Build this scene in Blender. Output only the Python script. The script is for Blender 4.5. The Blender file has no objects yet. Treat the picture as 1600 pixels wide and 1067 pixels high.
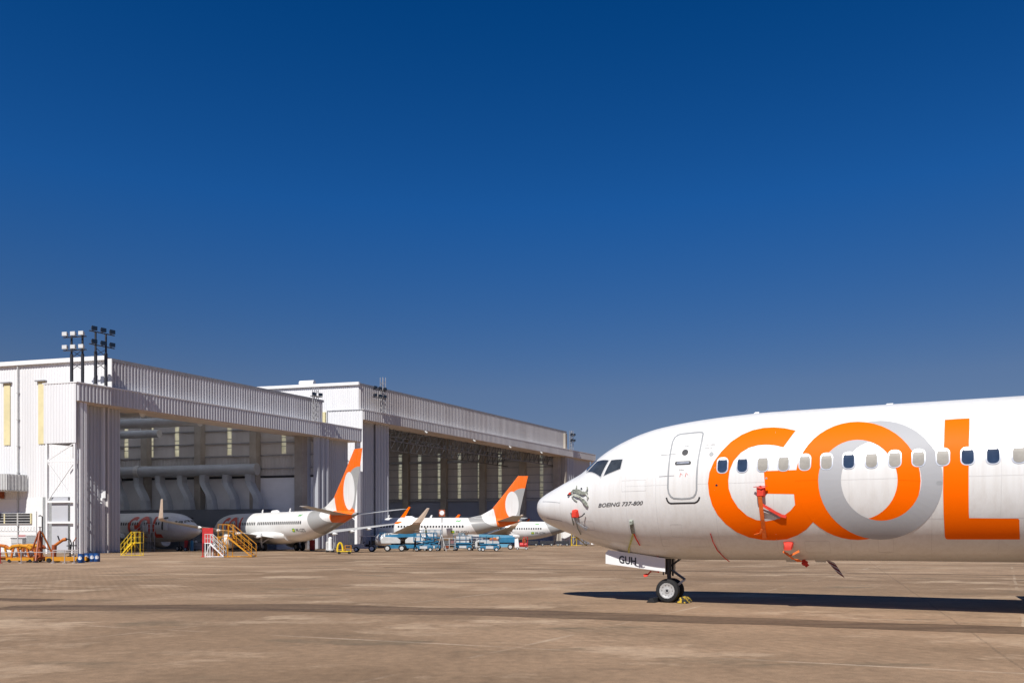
import bpy, bmesh, math, random
from mathutils import Vector, Matrix
random.seed(7)
S = bpy.context.scene
C = S.collection
R = math.radians
PI = math.pi

# ---------------------------------------------------------------- camera, sky, sun
F_PX, CX, YH, EYE = 1300.0, 800.0, 839.0, 1.87
cam_d = bpy.data.cameras.new('camera')
cam = bpy.data.objects.new('camera', cam_d); C.objects.link(cam)
cam.location = (0, 0, EYE); cam.rotation_euler = (R(90), 0, 0)
cam_d.sensor_fit = 'HORIZONTAL'; cam_d.sensor_width = 36.0
cam_d.lens = 36.0 * F_PX / 1600.0
cam_d.shift_x = 0.0; cam_d.shift_y = (YH - 533.5) / 1600.0
cam_d.clip_start = 0.1; cam_d.clip_end = 20000
S.camera = cam

SUN_EL = R(49.5); SUN_H = Vector((0.40, 0.916, 0)).normalized()      # light travels this way over the ground
sun_dir = Vector((SUN_H.x * math.cos(SUN_EL), SUN_H.y * math.cos(SUN_EL), -math.sin(SUN_EL)))
sd = bpy.data.lights.new('sun', 'SUN'); sd.energy = 5.0; sd.angle = R(0.53); sd.color = (1.0, 0.968, 0.915)
sun = bpy.data.objects.new('sun', sd); C.objects.link(sun)
sun.rotation_euler = sun_dir.to_track_quat('-Z', 'Y').to_euler()
w = bpy.data.worlds.new('World'); S.world = w; w.use_nodes = True
nt = w.node_tree; nt.nodes.clear()
sky = nt.nodes.new('ShaderNodeTexSky'); sky.sky_type = 'NISHITA'; sky.sun_disc = False
sky.sun_elevation = SUN_EL; sky.sun_rotation = math.atan2(-SUN_H.x, -SUN_H.y)
sky.altitude = 2500; sky.air_density = 1.0; sky.dust_density = 0.15; sky.ozone_density = 4.5
hs = nt.nodes.new('ShaderNodeHueSaturation'); hs.inputs['Saturation'].default_value = 1.25; hs.inputs['Value'].default_value = 1.0
bg = nt.nodes.new('ShaderNodeBackground'); bg.inputs['Strength'].default_value = 0.066
wo = nt.nodes.new('ShaderNodeOutputWorld')
nt.links.new(sky.outputs[0], hs.inputs['Color']); tc = nt.nodes.new('ShaderNodeTexCoord'); sx = nt.nodes.new('ShaderNodeSeparateXYZ'); nt.links.new(tc.outputs['Generated'], sx.inputs[0])
rp = nt.nodes.new('ShaderNodeValToRGB'); el = rp.color_ramp.elements      # air tint by elevation: greyer haze low down, deeper blue higher
for i, (q, c) in enumerate(((.06, (.95, .55, .46)), (.174, (1.40, .81, .71)), (.366, (.50, .95, 1.21)), (.56, (.05, .78, 1.10)), (.85, (.25, .50, .66)))):
    e = el[i] if i < 2 else el.new(q); e.position = q; e.color = (*c, 1)
mx = nt.nodes.new('ShaderNodeMix'); mx.data_type = 'RGBA'; mx.blend_type = 'MULTIPLY'; mx.inputs[0].default_value = 1
nt.links.new(sx.outputs[2], rp.inputs[0]); nt.links.new(hs.outputs[0], mx.inputs[6]); nt.links.new(rp.outputs[0], mx.inputs[7]); nt.links.new(mx.outputs[2], bg.inputs[0]); nt.links.new(bg.outputs[0], wo.inputs[0])
S.view_settings.view_transform = 'Standard'; S.view_settings.look = 'None'
S.view_settings.exposure = 0.22; S.view_settings.gamma = 1.0; S.view_settings.use_curve_mapping = False

# ---------------------------------------------------------------- materials
class NT:
    def __init__(s, name):
        s.m = bpy.data.materials.new(name); s.m.use_nodes = True
        s.t = s.m.node_tree; s.b = s.t.nodes['Principled BSDF']
    def new(s, k): return s.t.nodes.new(k)
    def put(s, sock, v):
        if isinstance(v, (int, float)): sock.default_value = v
        elif isinstance(v, (tuple, list)): sock.default_value = (*v, 1) if len(v) == 3 and sock.type == 'RGBA' else v
        else: s.t.links.new(v, sock)
    def math(s, op, a, b=0.0):
        n = s.new('ShaderNodeMath'); n.operation = op; s.put(n.inputs[0], a); s.put(n.inputs[1], b); return n.outputs[0]
    def mix(s, f, a, b, mode='MIX'):
        n = s.new('ShaderNodeMix'); n.data_type = 'RGBA'; n.blend_type = mode
        s.put(n.inputs[0], f); s.put(n.inputs[6], a); s.put(n.inputs[7], b); return n.outputs[2]
    def noise(s, scale, detail=4, rough=0.55, vec=None, stretch=None):
        n = s.new('ShaderNodeTexNoise'); n.inputs['Scale'].default_value = scale
        n.inputs['Detail'].default_value = detail; n.inputs['Roughness'].default_value = rough
        v = vec if vec is not None else s.coord()
        if stretch:
            mp = s.new('ShaderNodeMapping'); mp.inputs['Scale'].default_value = stretch; s.t.links.new(v, mp.inputs['Vector']); v = mp.outputs[0]
        s.t.links.new(v, n.inputs['Vector']); return n.outputs['Fac']
    def coord(s):
        if not hasattr(s, '_c'): s._c = s.new('ShaderNodeTexCoord').outputs['Object']
        return s._c
    def xyz(s):
        n = s.new('ShaderNodeSeparateXYZ'); s.t.links.new(s.coord(), n.inputs[0]); return n.outputs[0], n.outputs[1], n.outputs[2]
    def ramp(s, f, a, b, c0=(0, 0, 0), c1=(1, 1, 1)):
        n = s.new('ShaderNodeValToRGB'); e = n.color_ramp.elements
        e[0].position = a; e[1].position = b; e[0].color = (*c0, 1); e[1].color = (*c1, 1)
        s.put(n.inputs[0], f); return n.outputs[0]
    def bump(s, h, strength=0.2, dist=0.02):
        n = s.new('ShaderNodeBump'); n.inputs['Strength'].default_value = strength; n.inputs['Distance'].default_value = dist
        s.put(n.inputs['Height'], h); s.t.links.new(n.outputs[0], s.b.inputs['Normal'])

MATS = {}
def mat(name, col, rough=0.5, metal=0.0, var=0.18, scale=2.0, stretch=None, coat=0.0, spec=0.5, dirt=None, bump=0.0):
    if name in MATS: return MATS[name]
    n = NT(name)
    f = n.noise(scale, 5, 0.6, stretch=stretch)
    lo = tuple(c * (1 - var) for c in col); hi = tuple(min(1, c * (1 + var * 0.6)) for c in col)
    c = n.ramp(f, 0.3, 0.7, lo, hi)
    if dirt:
        g = n.noise(scale * 0.35, 6, 0.7, stretch=dirt[2] if len(dirt) > 2 else stretch)
        c = n.mix(n.math('MULTIPLY', n.ramp(g, 0.5, 0.78), dirt[1]), c, dirt[0])
    n.put(n.b.inputs['Base Color'], c)
    n.put(n.b.inputs['Roughness'], n.math('ADD', n.math('MULTIPLY', f, 0.16), max(0.02, rough - 0.08)))
    n.b.inputs['Metallic'].default_value = metal
    n.b.inputs['Coat Weight'].default_value = coat; n.b.inputs['Coat Roughness'].default_value = 0.12
    n.b.inputs['Specular IOR Level'].default_value = spec
    if bump: n.bump(n.noise(scale * 12, 3), bump)
    MATS[name] = n.m; return n.m

M_WALL = mat('painted_white_cladding', (.74, .74, .75), .5, 0, .07, .5, (1, 1, .12), dirt=((.50, .48, .46), .35, (1.5, 1.5, .05)))
M_FASC = mat('weathered_cladding', (.60, .60, .62), .42, 0, .12, .6, (1, 1, .10), dirt=((.40, .36, .35), .55, (1.2, 1.2, .08)))
M_FASC2 = mat('stained_cladding', (.58, .565, .56), .42, 0, .14, .35, (1, 1, .10), dirt=((.36, .29, .26), .6, (.9, .9, .1)))
M_DOOR = mat('grey_door_cladding', (.46, .47, .50), .5, 0, .06, .5, (1, 1, .1), dirt=((.42, .41, .40), .3))
M_PLASTER = mat('white_plaster', (.76, .76, .75), .7, 0, .06, .6, dirt=((.5, .49, .47), .3))
M_TRIM = mat('white_trim', (.74, .74, .74), .5, 0, .06, 1.0)
M_SOFFIT = mat('beige_soffit', (.62, .50, .40), .7, 0, .12, .8)  # warm beige carries the light bounced off the apron in its colour
M_INWALL = mat('interior_cladding', (.56, .53, .51), .6, 0, .15, .4, (1, 1, .2))
M_BLOCK = mat('painted_blockwork', (.84, .84, .85), .7, 0, .07, .5)
M_CONC = mat('concrete_column', (.40, .36, .31), .8, 0, .15, .6, dirt=((.16, .14, .12), .5))
M_STEEL = mat('grey_steel', (.34, .34, .35), .45, .3, .15, 2)
M_DSTEEL = mat('dark_steel', (.045, .047, .055), .45, .3, .2, 3)
M_GALV = mat('galvanised_duct', (.44, .46, .49), .45, .1, .12, .7)
M_ROOF = mat('roof_sheet', (.5, .5, .5), .5, 0, .15, .5)
M_ROOFIN = mat('roof_underside', (.46, .44, .42), .7, 0, .15, .5)
M_YSTRIP = mat('yellowed_polycarbonate', (.70, .62, .36), .5, 0, .1, .8)
M_WPAINT = mat('white_paint', (.78, .78, .78), .4, 0, .06, 2)
M_YELLOW = mat('yellow_paint', (.80, .55, .02), .45, 0, .15, 3, dirt=((.35, .24, .05), .4))
M_AMBER = mat('amber_paint', (.60, .26, .012), .45, 0, .15, 3, dirt=((.35, .20, .04), .4))
M_ORANGE = mat('orange_machine_paint', (.52, .14, .012), .45, 0, .2, 3, dirt=((.25, .10, .03), .5))
M_RUST = mat('red_orange_paint', (.33, .075, .022), .5, 0, .25, 4, dirt=((.16, .06, .03), .5))
M_RED = mat('red_paint', (.55, .03, .03), .45, 0, .2, 3)
M_BLUE = mat('blue_machine_paint', (.025, .17, .31), .4, 0, .2, 2, dirt=((.10, .16, .20), .5))
M_DRUM = mat('blue_drum_paint', (.015, .075, .25), .35, 0, .15, 5)
M_BLACK = mat('black_rubber', (.018, .018, .019), .7, 0, .3, 8, spec=.3)
M_GREY = mat('grey_machine_paint', (.30, .31, .31), .5, 0, .15, 2)
M_LGREY = mat('light_grey_paint', (.55, .55, .54), .45, 0, .12, 2)
M_RIM = mat('wheel_rim_paint', (.43, .43, .425), .4, .1, .12, 12)
M_AWHITE = mat('aircraft_white_paint', (.73, .73, .725), .30, 0, .03, .4, coat=.12)
M_LOGO_O = mat('orange_livery_paint', (.93, .138, .0), .5, 0, .04, .5, spec=.06)
M_LOGO_G = mat('silver_livery_paint', (.375, .38, .395), .5, 0, .04, .5, spec=.15)
M_LOGO_R = mat('red_livery_paint', (.62, .045, .012), .35, 0, .05, .5, coat=.15)
M_WING = mat('wing_grey_paint', (.45, .45, .445), .4, 0, .1, .5)
M_DARK = mat('near_black_paint', (.022, .023, .026), .45, 0, .2, 4)
M_SEAL = mat('grey_seal', (.30, .31, .32), .5, 0, .1, 4)
M_LINE = mat('panel_gap', (.60, .59, .58), .5, 0, .1, 4)
M_COVER = mat('grey_cover_cloth', (.27, .29, .245), .8, 0, .65, 16)
M_REDC = mat('red_streamer_cloth', (.62, .035, .015), .75, 0, .25, 10)
M_ORC = mat('orange_streamer_cloth', (.80, .16, .02), .7, 0, .2, 10)
M_YGC = mat('yellow_green_strap', (.55, .55, .20), .8, 0, .4, 30)
M_WHITEC = mat('pale_strap_cloth', (.40, .36, .35), .8, 0, .2, 10)
M_GREEN = mat('flag_green', (.03, .35, .04), .5, 0, .1, 5)
M_FLAGY = mat('flag_yellow', (.75, .62, .03), .5, 0, .1, 5)
M_BLIND = mat('window_blind', (.275, .255, .22), .4, 0, .14, 6, coat=.2)
M_CHROME = mat('bare_metal', (.62, .62, .62), .28, .9, .1, 10)
M_GLASS = mat('dark_glass', (.012, .016, .022), .06, 0, .2, 1, coat=1.0, spec=.8)
M_CGLASS = mat('cockpit_glass', (.045, .052, .058), .08, 0, .5, 3, coat=.8, spec=.7)
M_BGLASS = mat('blue_cabin_glass', (.030, .048, .085), .14, 0, .3, 3, coat=.6, spec=.6)
M_SKIN = mat('skin', (.35, .19, .12), .6, 0, .1, 5)
M_CLOTH = mat('dark_navy_cloth', (.016, .018, .03), .85, 0, .3, 10)
M_CLOTHG = mat('olive_cloth', (.10, .12, .07), .85, 0, .3, 10)

def translucent(name, col, k):
    n = NT(name); c = n.ramp(n.noise(1.2, 3), .35, .65, tuple(x * .8 for x in col), col)
    tr = n.new('ShaderNodeBsdfTranslucent'); n.put(tr.inputs[0], c)
    n.put(n.b.inputs['Base Color'], c); n.b.inputs['Roughness'].default_value = .4
    mx = n.new('ShaderNodeMixShader'); mx.inputs[0].default_value = k
    out = n.t.nodes['Material Output']
    n.t.links.new(n.b.outputs[0], mx.inputs[1]); n.t.links.new(tr.outputs[0], mx.inputs[2]); n.t.links.new(mx.outputs[0], out.inputs[0])
    return n.m
M_TRANS = translucent('translucent_daylight_panel', (1.0, .97, .80), .97)

M_SKYL = translucent('translucent_roof_sheet', (.90, .93, .98), .9)

def livery():
    n = NT('airliner_livery'); x, y, z = n.xyz()
    gt = lambda a, b: n.math('GREATER_THAN', a, b)
    def ell(cx, cz, rx, rz):
        dx = n.math('DIVIDE', n.math('SUBTRACT', x, cx), rx); dz = n.math('DIVIDE', n.math('SUBTRACT', z, cz), rz)
        return n.math('LESS_THAN', n.math('ADD', n.math('MULTIPLY', dx, dx), n.math('MULTIPLY', dz, dz)), 1.0)
    grey = gt(x, n.math('ADD', 28.7, n.math('MULTIPLY', n.math('SUBTRACT', 5.2, z), .58)))
    inw = n.math('MAXIMUM', ell(34.5, 6.0, 3.6, 2.35), n.math('MULTIPLY', gt(z, 5.7), gt(x, 31.0)))
    orb = n.math('MAXIMUM', gt(x, n.math('ADD', 33.1, n.math('MULTIPLY', n.math('SUBTRACT', 6.7, z), .25))), gt(z, 6.8))
    orange = n.math('MULTIPLY', inw, orb)
    g2 = n.math('MULTIPLY', ell(38.2, 7.7, 2.5, 2.65), gt(z, 5.15))
    w2 = n.math('MULTIPLY', ell(36.3, 7.5, 1.16, 2.3), gt(z, 5.2))
    d = n.noise(.35, 5, .65, stretch=(1, 1, .25)); f = n.ramp(d, .3, .75, (.90, .89, .87), (1, 1, 1))
    W = (.735, .735, .73); G = (.33, .335, .335)
    c = n.mix(grey, W, G); c = n.mix(inw, c, W); c = n.mix(orange, c, (.90, .15, .0)); c = n.mix(g2, c, G); c = n.mix(w2, c, W)
    c = n.mix(1.0, c, f, 'MULTIPLY')
    grime = n.math('MULTIPLY', n.ramp(n.noise(1.0, 6, .7, stretch=(7, 7, .35)), .42, .72), n.ramp(n.math('ADD', z, n.math('MULTIPLY', d, .8)), 1.5, 2.5, (.20, .20, .20), (0, 0, 0)))
    c = n.mix(grime, c, (.36, .29, .22))
    n.bump(n.noise(1.6, 2, .4), .05, .02)
    n.put(n.b.inputs['Base Color'], c); n.b.inputs['Roughness'].default_value = .32
    n.b.inputs['Coat Weight'].default_value = .10; n.b.inputs['Coat Roughness'].default_value = .2
    return n.m
M_LIV = livery()

def ground_mat():
    n = NT('worn_apron_concrete'); x, y, z = n.xyz()
    big = n.noise(.05, 5, .6); med = n.noise(.35, 6, .65); fine = n.noise(5.0, 5, .7); grit = n.noise(45, 3, .7)
    c = n.ramp(big, .32, .68, (.178, .114, .067), (.385, .262, .168))
    c = n.mix(n.math('MULTIPLY', n.ramp(med, .45, .70), .62), c, (.150, .100, .062))
    sand = n.ramp(n.noise(.14, 7, .68, stretch=(1, 1.5, 1)), .53, .60)
    c = n.mix(n.math('MULTIPLY', n.math('MULTIPLY', sand, n.ramp(med, .25, .6)), .75), c, (.47, .345, .235))
    olive = n.ramp(n.noise(.19, 6, .7, stretch=(1.0, 2.4, 1)), .57, .66)
    c = n.mix(n.math('MULTIPLY', olive, .62), c, (.122, .098, .066))
    rub = n.ramp(n.noise(.33, 7, .74, stretch=(.45, 2.0, 1)), .62, .72)
    c = n.mix(n.math('MULTIPLY', rub, .55), c, (.085, .062, .048))
    # slab joints in two directions, broken up by wear
    def joint(dx, dy, pitch, off, wid):
        p = n.math('ADD', n.math('ADD', n.math('MULTIPLY', x, dx), n.math('MULTIPLY', y, dy)), n.math('MULTIPLY', n.math('SUBTRACT', med, .5), .16))
        q = n.math('ABSOLUTE', n.math('SUBTRACT', n.math('FRACT', n.math('DIVIDE', n.math('ADD', p, off), pitch)), .5))
        return n.math('LESS_THAN', q, wid / pitch / 2)
    brk = n.ramp(n.noise(.25, 5, .6), .47, .58)
    j = n.math('MAXIMUM', joint(.86, -.51, 7.5, 3.4, .10), joint(.36, .93, 7.5, 5.6, .10))
    c = n.mix(n.math('MULTIPLY', n.math('MULTIPLY', j, brk), .42), c, (.50, .40, .30))
    crk = joint(.93, -.36, 23, 9, .05)
    c = n.mix(n.math('MULTIPLY', n.math('MULTIPLY', crk, n.ramp(fine, .4, .6)), .5), c, (.07, .055, .04))
    # brushed grooves left by the slab finisher
    wv = n.new('ShaderNodeTexWave'); wv.inputs['Scale'].default_value = 1.1; wv.inputs['Distortion'].default_value = .6; wv.inputs['Detail'].default_value = 2
    mp = n.new('ShaderNodeMapping'); mp.inputs['Rotation'].default_value = (0, 0, R(-28)); n.t.links.new(n.coord(), mp.inputs['Vector']); n.t.links.new(mp.outputs[0], wv.inputs['Vector'])
    gm = n.ramp(n.noise(.08, 4, .5), .48, .60)
    c = n.mix(n.math('MULTIPLY', gm, .16), c, n.mix(wv.outputs['Fac'], (.62, .62, .62), (1.2, 1.2, 1.2)), 'MULTIPLY')
    c = n.mix(.42, c, n.mix(n.ramp(fine, .3, .7), (.45, .45, .45), (1.42, 1.42, 1.42)), 'MULTIPLY')
    c = n.mix(.35, c, n.mix(n.ramp(grit, .3, .7), (.50, .50, .50), (1.45, 1.45, 1.45)), 'MULTIPLY')
    n.put(n.b.inputs['Base Color'], c)
    n.put(n.b.inputs['Roughness'], n.math('ADD', .75, n.math('MULTIPLY', fine, .2)))
    n.b.inputs['Specular IOR Level'].default_value = .2
    n.bump(n.math('ADD', n.math('MULTIPLY', fine, .6), grit), .4, .012)
    return n.m
M_GROUND = ground_mat()
def band_mat():
    n = NT('dark_sealed_band'); fine = n.noise(6, 5, .7)
    e = n.noise(.8, 7, .72, stretch=(.30, 1.8, 1))
    c = n.ramp(e, .30, .62, (.070, .044, .029), (.165, .108, .068))
    c = n.mix(n.math('MULTIPLY', n.ramp(n.noise(.9, 6, .7, stretch=(.2, 2.2, 1)), .58, .66), .8), c, (.27, .19, .125))
    c = n.mix(.55, c, n.mix(n.ramp(fine, .3, .7), (.5, .5, .5), (1.4, 1.4, 1.4)), 'MULTIPLY')
    n.put(n.b.inputs['Base Color'], c); n.b.inputs['Roughness'].default_value = .85; n.b.inputs['Specular IOR Level'].default_value = .2; n.bump(fine, .3, .01)
    return n.m
M_BAND = band_mat()

# ---------------------------------------------------------------- mesh helpers
class MB:
    def __init__(s, fn=None): s.v = []; s.f = []; s.mi = []; s.fn = fn; s.cur = 0
    def add(s, vs, fs):
        o = len(s.v); s.v += [tuple(s.fn(*p)) if s.fn else tuple(p) for p in vs]
        for f in fs: s.f.append([o + i for i in f]); s.mi.append(s.cur)
    def box(s, x0, x1, y0, y1, z0, z1):
        s.add([(x, y, z) for z in (z0, z1) for y in (y0, y1) for x in (x0, x1)],
              [(0, 2, 3, 1), (4, 5, 7, 6), (0, 1, 5, 4), (2, 6, 7, 3), (0, 4, 6, 2), (1, 3, 7, 5)])
    def tube(s, p0, p1, r0, r1=None, n=8, caps=True):
        r1 = r0 if r1 is None else r1
        p0 = Vector(s.fn(*p0)) if s.fn else Vector(p0); p1 = Vector(s.fn(*p1)) if s.fn else Vector(p1)
        d = (p1 - p0); L = d.length
        if L < 1e-6: return
        d /= L; u = d.orthogonal().normalized() if abs(d.z) > .99 else d.cross(Vector((0, 0, 1))).normalized(); v = d.cross(u)
        fn, s.fn = s.fn, None
        vs = []
        for p, r in ((p0, r0), (p1, r1)):
            for i in range(n):
                a = 2 * PI * (i + .5) / n; vs.append(tuple(p + (u * math.cos(a) + v * math.sin(a)) * r))
        fs = [(i, (i + 1) % n, n + (i + 1) % n, n + i) for i in range(n)]
        if caps: fs += [tuple(range(n))[::-1], tuple(range(n, 2 * n))]
        s.add(vs, fs); s.fn = fn
    def bar(s, p0, p1, t=.06): s.tube(p0, p1, t * .707, None, 4)
    def loft(s, secs, close=True, cap=True):
        n = len(secs[0]); vs = [p for sc in secs for p in sc]; fs = []
        for k in range(len(secs) - 1):
            for i in range(n if close else n - 1):
                j = (i + 1) % n; fs.append((k * n + i, k * n + j, (k + 1) * n + j, (k + 1) * n + i))
        if cap: fs += [tuple(range(n))[::-1], tuple((len(secs) - 1) * n + i for i in range(n))]
        s.add(vs, fs)
    def lathe(s, prof, c, axis='y', n=20, cap=True):        # prof: (axial, radius) list
        secs = []
        for a, r in prof:
            row = []
            for i in range(n):
                t = 2 * PI * i / n
                if axis == 'y': row.append((c[0] + r * math.cos(t), c[1] + a, c[2] + r * math.sin(t)))
                elif axis == 'x': row.append((c[0] + a, c[1] + r * math.cos(t), c[2] + r * math.sin(t)))
                else: row.append((c[0] + r * math.cos(t), c[1] + r * math.sin(t), c[2] + a))
            secs.append(row)
        s.loft(secs, True, cap)
    def prism(s, poly, ax, lo, hi):                # poly in the two other axes
        put = {'x': lambda p, h: (h, p[0], p[1]), 'y': lambda p, h: (p[0], h, p[1]), 'z': lambda p, h: (p[0], p[1], h)}[ax]
        s.loft([[put(p, lo) for p in poly], [put(p, hi) for p in poly]])
    def build(s, name, mats, parent=None, smooth=False, bevel=0, fix=True):
        me = bpy.data.meshes.new(name); me.from_pydata(s.v, [], s.f)
        for m in (mats if isinstance(mats, (list, tuple)) else [mats]): me.materials.append(m)
        if any(s.mi): me.polygons.foreach_set('material_index', s.mi)
        if fix:
            bm = bmesh.new(); bm.from_mesh(me); bmesh.ops.recalc_face_normals(bm, faces=bm.faces); bm.to_mesh(me); bm.free()
        o = bpy.data.objects.new(name, me); C.objects.link(o)
        if parent: o.parent = parent
        if smooth:
            me.polygons.foreach_set('use_smooth', [True] * len(me.polygons))
            try: me.set_sharp_from_angle(angle=R(40))
            except Exception: pass
        if bevel:
            b = o.modifiers.new('bevel', 'BEVEL'); b.width = bevel; b.segments = 2; b.limit_method = 'ANGLE'
        me.update(); return o

def tag(o, label=None, cat=None, group=None, kind=None):
    if label: o['label'] = label
    if cat: o['category'] = cat
    if group: o['group'] = group
    if kind: o['kind'] = kind
    return o
def thing(name, label, cat, loc=(0, 0, 0), rz=0, group=None):
    o = bpy.data.objects.new(name, None); C.objects.link(o); o.empty_display_size = .2
    o.location = loc; o.rotation_euler = (0, 0, rz); return tag(o, label, cat, group)
def copy_tree(o, parent=None):
    c = o.copy(); C.objects.link(c); c.parent = parent
    for ch in list(o.children): copy_tree(ch, c)
    return c
def at(u, D, z=0): return ((u - CX) / F_PX * D, D, z)
def box(name, m, parent, *b, bevel=0):
    k = MB(); k.box(*b); return k.build(name, m, parent, bevel=bevel)

# ---------------------------------------------------------------- ground
g = MB(); gx = [-2500, -400, -120, -40, -10, 20, 60, 200, 500, 2500]; gy = [-800, -60, 0, 12, 25, 45, 80, 130, 260, 700, 4000]
g.add([(x, y, 0) for y in gy for x in gx], [(j * 10 + i, j * 10 + i + 1, (j + 1) * 10 + i + 1, (j + 1) * 10 + i) for j in range(len(gy) - 1) for i in range(9)])
tag(g.build('apron', M_GROUND), kind='structure')
def strip(pts, name, m, z):                       # a strip with ragged edges along pts (x, y, width)
    k = MB(); L = []; n = 0
    for (x0, y0, w0), (x1, y1, w1) in zip(pts, pts[1:]):
        d = Vector((x1 - x0, y1 - y0)); q = Vector((-d.y, d.x)).normalized(); N = max(2, int(d.length / .8))
        for i in range(N + (1 if (x1, y1, w1) == pts[-1] else 0)):
            t = i / N; ww = w0 + (w1 - w0) * t
            a = ww / 2 + random.uniform(-.10, .10); b = ww / 2 + random.uniform(-.10, .10)
            cx, cy = x0 + d.x * t, y0 + d.y * t
            L.append(((cx + q.x * a, cy + q.y * a, z), (cx - q.x * b, cy - q.y * b, z)))
    vs = [p for pr in L for p in pr]; k.add(vs, [(2 * i, 2 * i + 1, 2 * i + 3, 2 * i + 2) for i in range(len(L) - 1)])
    return tag(k.build(name, m), kind='structure')
strip([(-13.6, 22.1, 1.6), (-6.2, 22.2, 2.2), (0, 20.6, 1.9), (6, 18.3, 1.5), (13, 15.6, 1.5), (22, 12.2, 1.5)], 'sealed_apron_band', M_BAND, .004)
strip([(-40, 30.2, .7), (-25, 27.4, .8), (-13.6, 24.6, .9)], 'sealed_apron_seam', M_BAND, .004)
strip([(-8, 52, .5), (20, 42.5, .45), (60, 29, .5)], 'apron_dark_strip', M_BAND, .004)  # thin dark strip across the apron

# ---------------------------------------------------------------- hangars
D1 = Vector((.519, .855)); D2 = Vector((-.969, .247))
def corr(k, a, b, z0, z1, pitch, depth, out):      # ribbed sheet from a to b in (t, s); ribs stand out along out
    ax, ay = a; L = math.hypot(b[0] - ax, b[1] - ay); n = max(1, round(L / pitch)); dx, dy = (b[0] - ax) / n, (b[1] - ay) / n
    pts = []
    for i in range(n):
        for f, h in ((0, 0), (.32, 0), (.50, 1), (.86, 1)):
            pts.append((ax + dx * (i + f) + out[0] * depth * h, ay + dy * (i + f) + out[1] * depth * h))
    pts.append((b[0], b[1]))
    m = len(pts)
    k.add([(p[0], p[1], z0) for p in pts] + [(p[0], p[1], z1) for p in pts], [(i, i + 1, m + i + 1, m + i) for i in range(m - 1)])

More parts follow.
